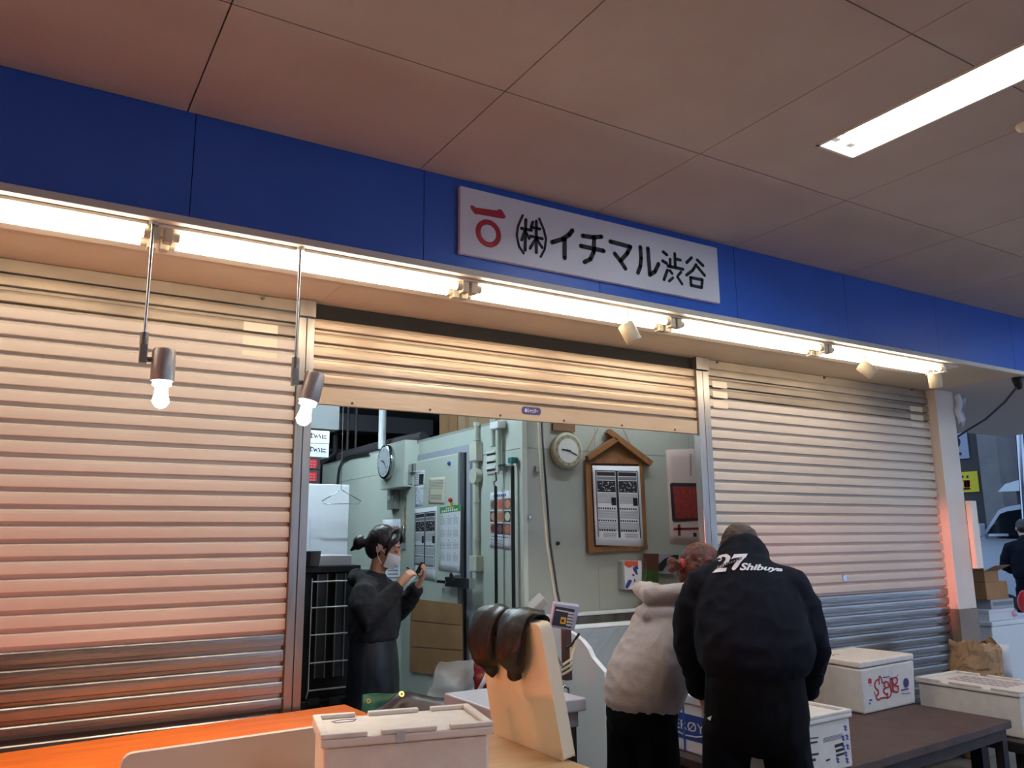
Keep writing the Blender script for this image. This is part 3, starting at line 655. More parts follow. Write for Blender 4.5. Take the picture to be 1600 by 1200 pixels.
# control box and wall clock
FB = Fr((2.69, 0, 0), (0, -1, 0), (0, 0, 1))
r_ = R4(FB, 595, 632, 712, 766); r_ = (r_[0], r_[1], FB.px(613, 763)[1], FB.px(613, 697)[1])
cb = thing('control_box', FB((r_[0]+r_[1])/2, r_[2], -.06), 'pale grey control box on the cold room wall carrying a clock', 'control box')
MB().fbox(FB, *r_, -.132, 0).build('case', M_panel, cb, .006); MB().fbox(FB, r_[0]+.02, r_[1]-.02, r_[3], r_[3]+.03, -.12, -.01).build('lid', M_panel, cb, .004)
MB().fbox(FB, r_[1]+.0005, r_[1]+.012, r_[2]+.02, r_[2]+.14, -.12, -.03).build('socket', M_grey, cb, .003)
def clock(F, c, R, fc, rimm, face, ring, hm, label, base):
    t = thing('wall_clock', F(c[0], c[1]-R, 0), label, 'clock')
    A = F; n = A.n
    MB().loft([A(*c, .002), A(*c, .03), A(*c, .045), A(*c, .045)], [(R*.96, R*.96), (R, R), (R*.96, R*.96), (R*.86, R*.86)], side=A.u, seg=36, rnd=0).build('case', rimm, t)
    if ring: MB().ringd(A, c, R*.86, R*.66, .0455, .047, 36).build('number_ring', ring, t)
    MB().prism(A, [(c[0]+R*(.66 if ring else .86)*cos(k*pi/18), c[1]+R*(.66 if ring else .86)*sin(k*pi/18)) for k in range(36)], .0455, .0468).build('dial', face, t)
    k = MB()
    for i in range(12):
        th = pi/2 - i*pi/6; rr = R*(.76 if ring else .7); vs, fs = text2d(str(i or 12), R*.2); xm = sum(p[0] for p in vs)/len(vs); ym = sum(p[1] for p in vs)/len(vs)
        k.add([A(c[0]+rr*cos(th)+x-xm, c[1]+rr*sin(th)+y-ym, .0476) for x, y in vs], fs)
    k.build('numerals', M_ink, t)
    for th, l, w in hm:
        th = pi/2-th; MB().stroke(A, [(c[0]-.12*R*cos(th), c[1]-.12*R*sin(th)), (c[0]+l*R*cos(th), c[1]+l*R*sin(th))], w, .049, .0505).build('hand', M_ink, t)
    return t
FBc = Fr((2.688, 0, 0), (0, -1, 0), (0, 0, 1))
clock(FBc, FBc.px(607.5, 722), .148, None, M_chrome, mat('dial_white', S(220, 228, 236), .4), None, [(radians(285), .4, .008), (radians(130), .6, .006)], 'chrome-rimmed wall clock on the control box', 0)
FFc = Fr((0, CY-.001, 0), (1, 0, 0), (0, 0, 1))
clock(FFc, FFc.px(882, 705), .125, None, mat('clock_cream', S(176, 172, 150), .5), mat('dial_pale', S(206, 206, 204), .5), mat('ring_olive', S(150, 146, 122), .6), [(radians(275), .42, .009), (radians(112), .6, .006)], 'cream round wall clock beside the house-shaped notice board', 0)
r_ = R4(FF, 862, 896, 662, 674); tag(MB().fbox(FF, r_[0], r_[1], r_[2], r_[3]+.02, .001, .02).build('wall_bracket', M_board), 'dark brown bracket behind the cream wall clock', 'bracket')

# house-shaped notice board
z4 = ZP(740, 640, 3.75)
nb = thing('notice_board', FF(*FF.px(958, 862), .02), 'wooden house-shaped notice board hung by cord on the grey wall', 'notice board')
def fpoly(mb, pts, c0, c1): mb.prism(FF, z4(FF, pts), c0, c1)
k = MB(); fpoly(k, [(655, 320), (975, 318), (1000, 820), (657, 838)], .004, .016); k.build('backboard', M_board, nb)
k = MB(); fpoly(k, [(660, 300), (808, 190), (968, 310)], .005, .018); k.build('gable', mat('gable_wood', S(120, 84, 50), .6), nb)
for pts in ([(640, 312), (668, 308), (690, 832), (657, 838)], [(948, 318), (978, 318), (1000, 820), (970, 826)], [(657, 808), (1000, 790), (1000, 820), (657, 840)], [(650, 285), (960, 292), (975, 322), (648, 316)]):
    k = MB(); fpoly(k, pts, .0165, .034 if pts[0][0] < 645 or pts[0][0] > 900 else .037); k.build('frame_bar', M_woodf, nb)
for pts in ([(640, 275), (796, 165), (815, 180), (815, 192), (648, 303)], [(752, 140), (772, 118), (1022, 308), (1005, 335)]):
    k = MB(); fpoly(k, pts, .02, .06); k.build('roof_bar', M_woodf, nb, .002)
for a, b in (((655, 240), (730, 108)), ((868, 120), (925, 222))):
    p, q = z4(FF, [a, b]); MB().tube([FF(*p, .02), FF(*q, .004)], .0025).build('cord', M_stringb, nb)
s9 = Sheet(FF, [(740+675/3.75, 640+330/3.75), (740+950/3.75, 640+335/3.75), (740+975/3.75, 640+803/3.75), (740+695/3.75, 640+793/3.75)], .04)
o = s9.sheet('price_sheet', M_paper, 'black and white market price sheet on the house-shaped notice board', 'poster', .01); price_table(s9, o)
# poster with a tray of red fish
s10 = Sheet(FF, [(1040, 703), (1096, 700), (1100, 853), (1047, 849)]); mp_ = s10.sheet('fish_poster', mat('paper_rose', S(190, 172, 166), .8), 'pale poster showing a tray of red fish beside the guide rail', 'poster', 0)
zf = ZP(1030, 690, 8)
k = MB(); k.prism(FF, zf(FF, [(130, 535), (150, 515), (560, 522), (560, 985), (180, 1005), (160, 985)]), .003, .005); k.build('tray_print', M_ink, mp_)
k = MB(); k.prism(FF, zf(FF, [(165, 560), (560, 570), (560, 960), (200, 965)]), .005, .006); k.build('fish_print', mat('fish_red', S(150, 52, 46), .6, col2=S(96, 30, 34), nscale=40, namt=.8), mp_)
k = MB(); k.prism(FF, zf(FF, [(175, 1080), (560, 1070), (560, 1100), (175, 1108)]), .003, .004); k.prism(FF, zf(FF, [(228, 1035), (260, 1035), (265, 1175), (232, 1178)]), .003, .004); k.build('stroke_print', mat('ink_wine', S(110, 30, 34), .7), mp_)
k = MB(); k.prism(FF, zf(FF, [(420, 1140), (462, 1140), (465, 1190), (424, 1190)]), .003, .004)
for i in range(12): k.prism(FF, zf(FF, [(382, 160+23*i), (398, 160+23*i), (400, 172+23*i), (384, 172+23*i)]), .003, .004)
k.build('small_print', M_ink, mp_)
# goods hung on the grey wall
zg = ZP(950, 840, 10)
pk = thing('hanging_packet', FF(*FF.px(980, 921), .02), 'white packet with orange top and blue motif on the grey wall', 'packet')
k = MB(); k.prism(FF, zg(FF, [(148, 372), (190, 360), (195, 800), (150, 800)]), .002, .05); k.build('side', M_grey, pk)
k = MB(); k.prism(FF, zg(FF, [(175, 362), (450, 360), (450, 790), (195, 805)]), .01, .052); k.build('face', M_paper, pk, .003)
k = MB(); k.prism(FF, zg(FF, [(178, 365), (390, 362), (392, 440), (300, 448), (250, 470), (182, 430)]), .0525, .054); k.build('top_print', mat('print_orange', S(206, 92, 66), .6), pk)
k = MB()
for pts in ([(200, 790), (200, 740), (240, 660), (280, 650), (295, 680), (260, 740), (230, 790)], [(310, 470), (380, 430), (400, 480), (370, 500), (390, 580), (360, 570), (320, 510)], [(330, 640), (350, 650), (345, 690), (330, 690)]): k.prism(FF, zg(FF, pts), .0525, .054)
k.build('blue_print', M_inkb, pk); k = MB(); k.prism(FF, zg(FF, [(300, 565), (320, 560), (340, 585), (325, 600), (305, 590)]), .0525, .054); k.build('red_print', M_inkr, pk)
gp = thing('green_packet', FF(*FF.px(1002, 935), .02), 'tall green and brown tea packet on the grey wall', 'packet')
k = MB(); k.prism(FF, zg(FF, [(470, 250), (660, 250), (660, 500), (475, 500)]), .056, .09); k.build('top', mat('pack_brown', S(84, 50, 42), .5), gp)
k = MB(); k.prism(FF, zg(FF, [(475, 500), (660, 500), (660, 950), (420, 950), (440, 800)]), .056, .09); k.build('body', mat('pack_green', S(62, 92, 42), .5, col2=S(48, 74, 32), nscale=30), gp)
gp2 = thing('grey_packet', FF(*FF.px(1035, 930), .02), 'grey and black packet behind the auburn-haired person', 'packet')
k = MB(); k.prism(FF, zg(FF, [(662, 262), (950, 262), (1040, 262), (1040, 560), (662, 560)]), .004, .04); k.build('face', mat('pack_grey', S(150, 148, 160), .5), gp2)
k = MB(); k.prism(FF, zg(FF, [(690, 510), (720, 420), (820, 330), (960, 270), (1040, 270), (1040, 380), (870, 400), (790, 520)]), .041, .043); k.build('arc_print', M_ink, gp2)
for px, py, w, mm, nm, lb_ in ((839, 733, .02, M_grey, 'wall_switch', 'small grey switch on the grey wall left of the cream clock'), (826, 808, .012, M_chrome, 'wall_hook', 'small chrome hook low on the grey wall near the corner')):
    p = FF.px(px, py); tag(MB().fbox(FF, p[0]-w, p[0]+w, p[1]-w, p[1]+w, .001, .018).build(nm, mm, None, .003), lb_, 'fitting')
p = FF.px(871, 849); tag(MB().cyl(FF(*p, .0005), FF(*p, .012), .012).build('wall_plug', M_black), 'small black round plug on the grey wall', 'plug')
# cables hanging from above down to the scale
for m_, dx, lb_, n_ in ((M_black, 0, 'black cable hanging down the grey wall to the scale', 'black_cable'), (M_cable, -6, 'beige cable hanging down the grey wall beside a black one', 'beige_cable')):
    P = [W(x+dx, y, Y=4.44-.1*i) for i, (x, y) in enumerate([(846, 640), (848, 690), (853, 760), (860, 850), (871, 925), (880, 966)])]
    tag(MB().tube(P, .007).build(n_, m_), lb_, 'cable')
# stainless ledge and freezer showcase in front of it
lg = thing('stainless_counter', (4.3, 4.4, 0), 'stainless counter with raised ledge along the grey wall', 'counter')
MB().box(2.95, 5.6, 4.25, 4.47, .0, .93).build('body', M_steel, lg, .004); MB().box(2.95, 5.6, 4.40, 4.49, .932, 1.06).build('upstand', M_steel, lg, .006); MB().box(2.93, 5.62, 4.38, 4.495, 1.061, 1.075).build('ledge', M_white, lg, .003)
sx0, sx1, sy0, sy1 = 2.80, 3.95, 3.66, 4.22
fz = thing('freezer_showcase', ((sx0+sx1)/2, 3.95, 0), 'white freezer chest with curved sides and sloping glass', 'freezer')
FSide = Fr((sx0, 0, 0), (0, -1, 0), (0, 0, 1))
prof = [(-sy1, 0), (-sy1, 1.03), (-sy1+.12, 1.035)] + [(-sy1+.12+.34*sin(t*pi/12), .86+.175*cos(t*pi/12)) for t in range(1, 6)] + [(-sy0, .84), (-sy0, 0)]
for c0, c1 in ((0, -.03), (-(sx1-sx0)+.03, -(sx1-sx0))): MB().prism(FSide, prof, c1, c0).build('side_panel', M_white, fz, .004)
MB().box(sx0+.031, sx1-.031, sy0+.005, sy1, .0, .70).build('body', M_white, fz); MB().box(sx0+.031, sx1-.031, sy0-.006, sy0+.03, .70, .85).build('front_rail', M_white, fz, .006)
MB().box(sx0+.031, sx1-.031, sy1-.14, sy1, .70, 1.03).build('back_rail', M_white, fz, .006)
MB().hexa([V((sx0+.031, sy0+.04, .845)), V((sx1-.031, sy0+.04, .845)), V((sx1-.031, sy1-.15, 1.015)), V((sx0+.031, sy1-.15, 1.015))], [V((sx0+.031, sy0+.04, .85)), V((sx1-.031, sy0+.04, .85)), V((sx1-.031, sy1-.15, 1.02)), V((sx0+.031, sy1-.15, 1.02))]).build('glass_lid', M_glass, fz)
MB().cyl((sx0+.06, sy0-.007, .80), (sx0+.06, sy0-.03, .80), .025).build('red_knob', M_redp, fz)

# bench scale with its display on a post
sy = 2.98
sl = thing('bench_scale', (1.95, sy, 0), 'bench scale with steel platform and a display on a post', 'scale')
P = lambda x, y, yy=sy: W(x, y, Y=yy)
MB().box(1.62, 2.055, sy-.17, sy+.25, .865, .915).build('platform', mat('platform_lilac_sheen', S(206, 206, 220), .35, metal=.15), sl, .006)  # lilac reflection of the steel put into a pale, barely metallic colour
MB().box(1.64, 2.035, sy-.14, sy+.22, .80, .864).build('base', mat('scale_grey', S(176, 176, 188), .4, metal=.15), sl, .004)
for x in (1.66, 2.01):
    for y in (sy-.11, sy+.19): MB().box(x-.02, x+.02, y-.02, y+.02, 0, .80).build('leg', M_leg, sl)
ptop = P(888, 985, sy+.2); MB().box(ptop.x-.018, ptop.x+.018, sy+.2, sy+.235, .915, 1.24).build('post', mat('post_brown', S(82, 62, 58), .5), sl, .003)
A = [P(866, 943, sy+.12), P(906, 948, sy+.12), P(897, 986, sy+.12), P(859, 980, sy+.12)]
dep = (V((.45, .86, 0))*.055 + V((0, 0, .008)))
FI = Fr(A[3], A[2]-A[3], A[0]-A[3]); iw = (A[2]-A[3]).length; ih = (A[0]-A[3]).length
hd = MB().hexa([A[3], A[2], A[1], A[0]], [A[3]+dep, A[2]+dep, A[1]+dep, A[0]+dep]).build('indicator', mat('scale_lilac', S(176, 178, 204), .35, metal=.3), sl, .003)
FI = Fr(A[3], A[2]-A[3], A[0]-A[3])
if FI.n.dot(CP-A[3]) < 0: FI = Fr(A[3], A[2]-A[3], A[0]-A[3], -FI.n)
MB().fbox(FI, .06*iw, .86*iw, .10*ih, .90*ih, .0005, .002).build('display', M_lcd, hd)
MB().fbox(FI, .10*iw, .60*iw, .72*ih, .78*ih, .0022, .003).build('display_line', M_keys, hd)
k = MB()
for i in range(3):
    for j in range(5): k.fbox(FI, (.62+.08*i)*iw, (.685+.08*i)*iw, (.16+.13*j)*ih, (.25+.13*j)*ih, .0022, .004)
k.build('keypad', M_keys, hd); MB().fbox(FI, .36*iw, .58*iw, .22*ih, .5*ih, .0022, .0035).build('yellow_keys', M_ykey, hd)
MB().fbox(FI, .39*iw, .5*iw, .29*ih, .41*ih, .0036, .0042).build('weight_window', M_lcd, hd)
k = MB()
for i in range(3): k.tube([P(900-4*i, 1000+6*i, sy+.15), P(893, 1030+8*i, sy+.1), P(878-3*i, 1040+9*i, sy+.05), P(868, 1022+10*i, sy+.0)], .006)
k.build('cable_loop', M_cable, sl)
MB().tube([P(905, 990, sy+.15), P(893, 1008, sy+.15), P(886, 1012, sy+.17)], .006).build('signal_cable', M_black, sl)
MB().tube([P(878, 1075), P(881, 1072), P(888, 1075), P(890, 1088)], .006).build('handle', M_chrome, sl)
# small grey printer box tilted behind the sleeves
k = MB(); a = [W(828, 955, Y=3.5), W(850, 934, Y=3.5), W(857, 943, Y=3.5), W(838, 961, Y=3.5)]
k.hexa(a, [p+V((.05, .12, .02)) for p in a]); po = tag(k.build('label_printer', M_grey, None, .006), 'small grey tilted printer box behind the black sleeves', 'printer')
k = MB(); k.box(po.location.x-.02, po.location.x+.02, 3.52, 3.56, 0, W(838, 961, Y=3.5).z+.02); k.build('stand', M_leg, po)

# ================================================================== INSIDE LEFT: cart, fridge, cartons, pipes
# cart of folded black crates behind a wire rack
cy = 4.92
ct = thing('crate_stack', (1.66, 5.15, 0), 'black folded crates standing in a dark trolley beside the masked woman', 'crates')
x0c, x1c = W(478, 950, Y=cy).x, W(557, 950, Y=cy).x
MB().box(x0c-.3, x1c+.02, cy+.03, cy+.5, .08, .62).build('base', M_crate, ct, .006)
MB().box(x0c-.3, x1c+.02, cy+.10, cy+.5, .62, 1.36).build('crate_block', M_crate, ct, .006)
MB().box(x0c-.3, x1c+.03, cy+.02, cy+.52, 1.36, 1.40).build('top_tray', M_black, ct, .004)
for x in (492, 521):
    xx = W(x, 980, Y=cy+.07).x; MB().box(xx, xx+.065, cy+.06, cy+.1, .74, 1.35).build('crate_rib', M_crateg, ct, .003)
    for dx in (0, .06): MB().box(xx+dx, xx+dx+.006, cy+.052, cy+.06, .74, 1.35).build('rib_edge', M_grey, ct)
for x, y in ((486, 1097), (520, 1095)):
    p = W(x, y, Y=cy+.02); MB().box(p.x-.02, p.x+.05, cy+.02, cy+.03, p.z-.02, p.z+.02).build('label_slot', M_crateg, ct)
wr = thing('wire_rack', (1.66, cy-.03, .7), 'white wire rack hung on the front of the black crates', 'rack')
k0 = None
zs_ = [W(520, y, Y=cy).z for y in (908, 948, 990, 1033, 1075)]
for z in zs_: MB().tube([(x0c+.03, cy-.01, z), (x1c-.01, cy-.01, z)], .0045).build('rail', M_white, wr)
for x in (x0c+.03, x1c-.02): MB().tube([(x, cy-.006, zs_[0]+.02), (x, cy-.006, zs_[-1])], .0035).build('upright', M_white, wr)
for x in (x0c+.03, x1c-.02): MB().tube([(x, cy-.006, zs_[-1]), (x, cy-.006, zs_[-1]-.0), (x, cy+.03, zs_[-1]-.05)], .0035).build('hook', M_white, wr)
fb = box_thing('foam_tray', x0c-.2, x1c-.02, cy+.05, cy+.45, 1.401, 1.462, M_foamw, 'low white foam tray on top of the black crates', 'foam box')
tag(MB().loft([(x0c+.03, cy+.0, 1.401), (x0c+.03, cy+.0, 1.49)], [.04, .05], seg=16, rnd=0).build('steel_cup', M_leg), 'dark cup at the edge of the black crates', 'cup')
# tall white fridge with cartons on top
fx1 = W(545, 800, Y=5.55).x
fg = thing('white_fridge', (1.45, 5.85, 0), 'tall plain white fridge behind the black crates', 'fridge')
ft = W(515, 756, Y=5.55).z
MB().box(1.02, fx1, 5.57, 6.15, .05, ft).build('body', M_white, fg, .01); MB().box(1.02, fx1, 5.55, 5.569, .08, ft-.003).build('door', M_white, fg, .006)
q = [W(485, 805, Y=5.545), W(502, 805, Y=5.545), W(502, 880, Y=5.545), W(485, 880, Y=5.545)]; MB().add(q, [(0, 1, 2, 3)]).build('taped_paper', M_paper, fg)
for x in (1.1, fx1-.08):
    for y in (5.62, 6.1): MB().box(x-.02, x+.02, y-.02, y+.02, 0, .05).build('foot', M_black, fg)
h = ft; FC = Fr((0, 5.6, 0), (1, 0, 0), (0, 0, 1)); zc_ = ZP(470, 660, 12)
def carton(y0, y1, xr, m_, label, lettering):
    global h
    xr_ = W(xr, (y0+y1)/2, Y=5.6).x; z1 = h + (y1-y0)*.0047
    t = thing('carton', (xr_-.2, 5.8, h), label, 'carton')
    MB().box(xr_-.42, xr_, 5.6, 6.0, h+.001, z1-.002).build('body', m_, t, .003); lettering(t, xr_, h, z1); h = z1
def rl(t, xr, a, b):
    k = MB(); k.fbox(FC, xr-.2, xr-.025, a+.02, b-.015, .0005, .0015); k.build('red_panel', M_inkr, t)
    k = MB()
    for i in range(3):
        for j in range(7): k.fbox(FC, xr-.185+.022*j, xr-.168+.022*j, b-.038-.02*i, b-.026-.02*i, .0016, .0022)
    k.build('small_print', mat('ink_pink', S(206, 90, 90), .7), t)
def hw_(t, xr, a, b):
    k = MB(); m_ = (a+b)/2
    for pts in ([(-.2, .01), (-.185, -.012), (-.175, .0)], [(-.165, .02), (-.16, -.01)], [(-.15, .012), (-.12, .018)], [(-.137, .024), (-.14, -.008), (-.128, -.004)], [(-.115, .012), (-.11, -.008), (-.10, .01), (-.094, -.006)], [(-.085, .014), (-.078, .012), (-.072, -.008)], [(-.058, .016), (-.058, -.012)], [(-.048, .008), (-.03, .01)], [(-.05, -.006), (-.03, -.01)]):
        k.stroke(FC, [(xr+x+.005, m_+y) for x, y in pts], .006, .0005, .0015)
    k.build('handwriting', M_ink if a < b else M_ink, t)
carton(734, 755, 500, mat('carton_dark', S(46, 34, 40), .6), 'dark carton with red panel lying directly on the fridge', rl)
carton(714, 733, 501, mat('carton_dark', S(46, 34, 40), .6), 'dark carton with red panel under the white cartons', rl)
carton(692, 713, 514, M_foamw, 'white carton with handwriting resting on the dark cartons', hw_)
carton(671, 691, 515, M_foamw, 'white carton with handwriting, topmost of the stack on the fridge', hw_)
# wire hanger on a black hanging cable
hz = 5.6; Ph = lambda x, y, yy=7.0: W(x, y, Y=yy)
tag(MB().tube([W(x, y, X=2.80) for x, y in ((575, 709), (560, 711), (545, 714), (535, 720), (530, 732), (528, 745), (527, 762))], .012).build('black_hose', M_black), 'black hose bending down over the cold room edge', 'hose')
hg = thing('wire_hanger', W(534, 786, Y=5.4), 'thin wire clothes hanger hung above the foam tray', 'hanger')
Pq = lambda x, y: W(x, y, Y=5.45)
MB().tube([V((Pq(534, 690).x, 5.45, 2.999)), Pq(533, 765)], .002).build('cord', M_leg, hg)
MB().tube([Pq(533, 765), Pq(522, 772), Pq(503, 783), Pq(506, 787), Pq(560, 787), Pq(564, 783), Pq(545, 772), Pq(533, 765)], .0035).build('wire', M_chrome, hg)
# pipes, duct and an unlit fitting under the inner ceiling
tag(MB().box(.83, W(530, 655, Y=6.2).x, 6.2, 6.8, W(505, 670, Y=6.2).z, 2.999).build('air_duct', mat('duct_pale', S(150, 154, 156), .6)), 'pale air duct under the dark inner ceiling', 'duct')
tag(MB().box(1.9, 4.3, 8.9, 9.2, 2.80, 2.999).build('unlit_batten', M_duct, None, .01), 'long unlit grey fitting under the dark inner ceiling', 'light')
pv = W(597, 690, Y=6.9); tag(MB().tube([(pv.x, 6.9, 2.37), (pv.x, 6.9, 3.0)], .035).build('white_post', M_white), 'white vertical pipe rising behind the control box', 'pipe')
for i, (y, z, r, x0, x1, lb_) in enumerate(((9.4, 2.62, .02, 1.0, 5.0, 'thin grey pipe along the back of the dark inner ceiling'), (9.3, 2.42, .035, 1.0, 3.0, 'thick grey pipe low along the back wall'),)):
    tag(MB().tube([(x0, y, z), (x1, y, z), (x1+.2, y, z+.15), (x1+.2, y, 3.0)], r).build('ceiling_pipe', M_pipe), lb_, 'pipe')
tag(MB().tube([(2.92, 8.3, 2.425), (2.92, 7.3, 2.425), (2.95, 6.7, 2.425), (2.98, 6.35, 2.425)], .055).build('insulated_pipe', M_pipe), 'black insulated pipe lying along the top of the cold room', 'pipe')
for x, lb_ in ((543, 'left hanging rod from the inner ceiling'), (556, 'right hanging rod from the inner ceiling')):
    tp = W(x, 690, Y=8.2); tag(MB().tube([(tp.x, 8.2, 2.36), (tp.x, 8.2, 3.0)], .014).build('ceiling_rod', M_pipe), lb_, 'rod')
c_ = W(717, 660, Y=5.6)
for i, (x0, x1, mm, lb_) in enumerate(((686, 714, M_card, 'brown cardboard box on the cold room roof'), (715, 745, mat('cardboard_pale', S(178, 150, 116), .85), 'paler cardboard box on the cold room roof beside the brown one'))):
    a = W(x0, 662, Y=5.6).x+.5; b = W(x1, 662, Y=5.6).x+.5
    a = W(x0, 665, X=3.05); b = W(x1, 665, X=3.05)
    t = thing('cardboard_box', (3.2, (a.y+b.y)/2, CT+.02), lb_, 'box')
    MB().box(3.05, 3.4, b.y+.005, a.y-.005, CT+.021, CT+.40).build('body', mm, t, .004); MB().box(3.047, 3.049, (a.y+b.y)/2-.03, (a.y+b.y)/2+.03, CT+.021, CT+.40).build('tape', mat('packing_tape', S(150, 108, 70), .3), t)
# tube light inside the shop
def inner_light(x, y, l, z, label, m_=None):
    t = thing('inner_tube_light', (x, y, z), label, 'light')
    MB().box(x-l/2, x+l/2, y-.05, y+.05, z+.03, z+.06).build('body', M_gear, t)
    for s in (-1, 1): MB().box(x+s*(l/2-.01)-.015, x+s*(l/2-.01)+.015, y-.03, y+.03, z-.02, z+.03).build('holder', M_plastic, t)
    MB().cyl((x-l/2+.03, y, z), (x+l/2-.03, y, z), .016, seg=12).build('tube', m_ or M_tubei, t)
inner_light(3.6, 3.98, 1.2, 2.90, 'cool tube light on the inner ceiling above the freezer chest', mat('tube_inner_dim', (1, 1, 1, 1), .3, emit=(.84, .93, 1.0), estr=70))
inner_light(1.75, 5.0, 1.2, 2.90, 'cool tube light on the inner ceiling above the masked woman')
inner_light(1.75, 6.9, 1.2, 2.90, 'cool tube light on the inner ceiling deeper in the shop')

# ================================================================== TABLES AND BOXES
TZ = .86
def table(name, pts, top_m, label, th=.03, leg_m=M_leg, z=TZ, apron=.06):
    c = sum((V((x, y, 0)) for x, y in pts), V())/4
    t = thing(name, (c.x, c.y, 0), label, 'table')
    B = [V((x, y, z-th)) for x, y in pts]; MB().hexa(B, [p+V((0, 0, th)) for p in B]).build('top', top_m, t, .004)
    for p, q in zip(B, B[1:]+B[:1]):
        p2, q2 = p*.94+V((c.x, c.y, z-th))*.06, q*.94+V((c.x, c.y, z-th))*.06; d = (q2-p2).normalized().cross(V((0, 0, 1)))*.018
        MB().hexa([p2-d+V((0, 0, -apron)), q2-d+V((0, 0, -apron)), q2+d+V((0, 0, -apron)), p2+d+V((0, 0, -apron))], [p2-d, q2-d, q2+d, p2+d]).build('rail', leg_m, t)
    for p in B:
        q = p*.93+V((c.x, c.y, z-th))*.07; MB().box(q.x-.022, q.x+.022, q.y-.022, q.y+.022, 0, z-th).build('leg', leg_m, t)
    return t
table('varnished_table', [(-1.2, 2.72), (1.335, 2.80), (1.29, 3.52), (-1.2, 3.24)], M_orange, 'long table with glossy orange varnished top against the closed shutter')
table('work_table', [(.05, 1.35), (1.60, 1.45), (1.57, 2.70), (.05, 2.66)], M_wood, 'pale wooden work table carrying the foam box and cutting board')
# standing grey board
gb = MB(); FGb = Fr((0, 2.545, 0), (1, 0, 0), (0, 0, 1)); gx0, gx1 = W(190, 1182, Y=2.545).x, 1.02; gt = W(190, 1182, Y=2.545).z+.004
gb.prism(FGb, [(gx0, TZ+.001), (gx1, TZ+.001), (gx1, gt+.008)] + [(gx0+.03-.03*sin(t*pi/10), gt-.03+.03*cos(t*pi/10)) for t in range(6)], -.025, .0)
tag(gb.build('grey_board', M_pegrey, None, .006), 'pale grey plastic board standing on edge left of the foam box', 'board')
# lidded foam box
def foam_box(name, c0, ux, lx, ly, z0, zb, zl, label, notch=True, m_=M_foam, lidoff=0, group=None):
    ux = V(ux).normalized(); uy = V((-ux.y, ux.x, 0)); F = Fr(V(c0), ux, uy); F.o.z = 0
    t = thing(name, F(lx/2, ly/2, z0), label, 'foam box', group); i = .010
    MB().fbox(F, i, lx-i, i, ly-i, z0+.001, zb).build('body', m_, t, .008)
    lid = MB().fbox(F, 0, lx, 0, ly, zb+.003, zl-.012).build('lid', m_, t, .006)
    r = MB(); w = .022; seg = [(.0, .26), (.34, .66), (.74, 1.)] if notch else [(0, 1)]
    for a, b in seg:
        r.fbox(F, a*lx, b*lx, 0, w, zl-.012, zl); r.fbox(F, a*lx, b*lx, ly-w, ly, zl-.012, zl)
    r.fbox(F, 0, w, w, ly-w, zl-.012, zl); r.fbox(F, lx-w, lx, w, ly-w, zl-.012, zl)
    r.build('lid_rim', m_, lid, .003)
    return t, F, lid
t, Fb, lid = foam_box('foam_box', (.739, 2.19, 0), (.46, -.108, 0), .473, .272, TZ, 1.012, 1.05, 'white foam box with a loose notched lid on the work table')
FLd = Fr(Fb(0, 0, 0), Fb.u, V((0, 0, 1))); 
MB().fbox(FLd, .20, .225, 1.016, 1.045, .0005, .002).build('tape', M_poly, lid)
k = MB(); fl2 = Fr(V((0, 0, 1.0385)), (1, 0, 0), (0, 1, 0)); o_ = Fb(.06, .19, 0)
k.stroke(Fr(V((o_.x, o_.y, 1.0385)), Fb.u, Fb.v), [(0, 0), (.05, .005), (.06, .03), (.02, .035), (-.01, .02), (0, 0)], .004, 0, .0012); k.build('pen_mark', mat('pen_violet', S(150, 120, 170), .7), lid)

# cutting board on edge with black sleeves pulled over it
cbd = MB(); bX, tX = 1.55, 1.475; y0, y1 = 2.246, 2.69; T = .045
FCb = Fr(V((bX, 0, TZ+.001)), V((0, -1, 0)), V((tX-bX, 0, .42))); HH = .425
pr = [(-y1, 0), (-y0, 0)] + [(-y0-.012-.03+.03*cos(t*pi/10), HH-.03+.03*sin(t*pi/10)) for t in range(6)] + [(-y1+.035-.03*sin(t*pi/10), HH-.03+.03*cos(t*pi/10)) for t in range(6)]
if FCb.n.x > 0: FCb.n = -FCb.n
cbd.prism(FCb, pr, -T, 0)
cbo = tag(cbd.build('cutting_board', M_pe, None, .012), 'thick cream cutting board standing on edge on the work table', 'cutting board')
def sleeve(ya, yb, drop, flare, label, seed, back=.16):
    mb = MB(); F = FCb; top = HH+.006; yc = (ya+yb)/2
    # front hanging part, over the top, short part behind
    path = []; rad = []
    hw = (yb-ya)/2
    for b_, w_, t_ in ((drop, .40, .014), (drop-.008, .46, .02), (drop-.03, .44, .02), (drop-.042, .62, .028), (drop-.07, .86, .036), (drop*.45, 1.0, .038), (drop*.25, 1.02, .03), (.02, 1.0, .022)):
        path.append(F(-yc-flare*b_/drop, top-b_, t_+.004)); rad.append((hw*w_, t_))
    for i in range(1, 5):
        s = i/5; path.append(F(-yc, top+.018*sin(pi*s/1), .02-(T+.045)*s)); rad.append(((yb-ya)/2, .017))
    for i in range(5):
        s = i/4; path.append(F(-yc, top-back*s-.005, -T-.028)); rad.append(((yb-ya)/2*(1-.3*s), .02))
    mb.loft(path, rad, side=F.u, seg=20, rnd=.3)
    mb.v = [p + V((noise.noise(p*24+V((seed, 0, 0)))*.016, noise.noise(p*22+V((0, seed, 5)))*.020, noise.noise(p*25+V((3, 1, seed)))*.012)) for p in mb.v]
    return tag(mb.build('arm_sleeve', M_vinyl, None, 0, 0, 1), label, 'arm sleeve')
sleeve(2.50, 2.672, .20, .018, 'black vinyl arm sleeve over the far end of the cutting board', 1)
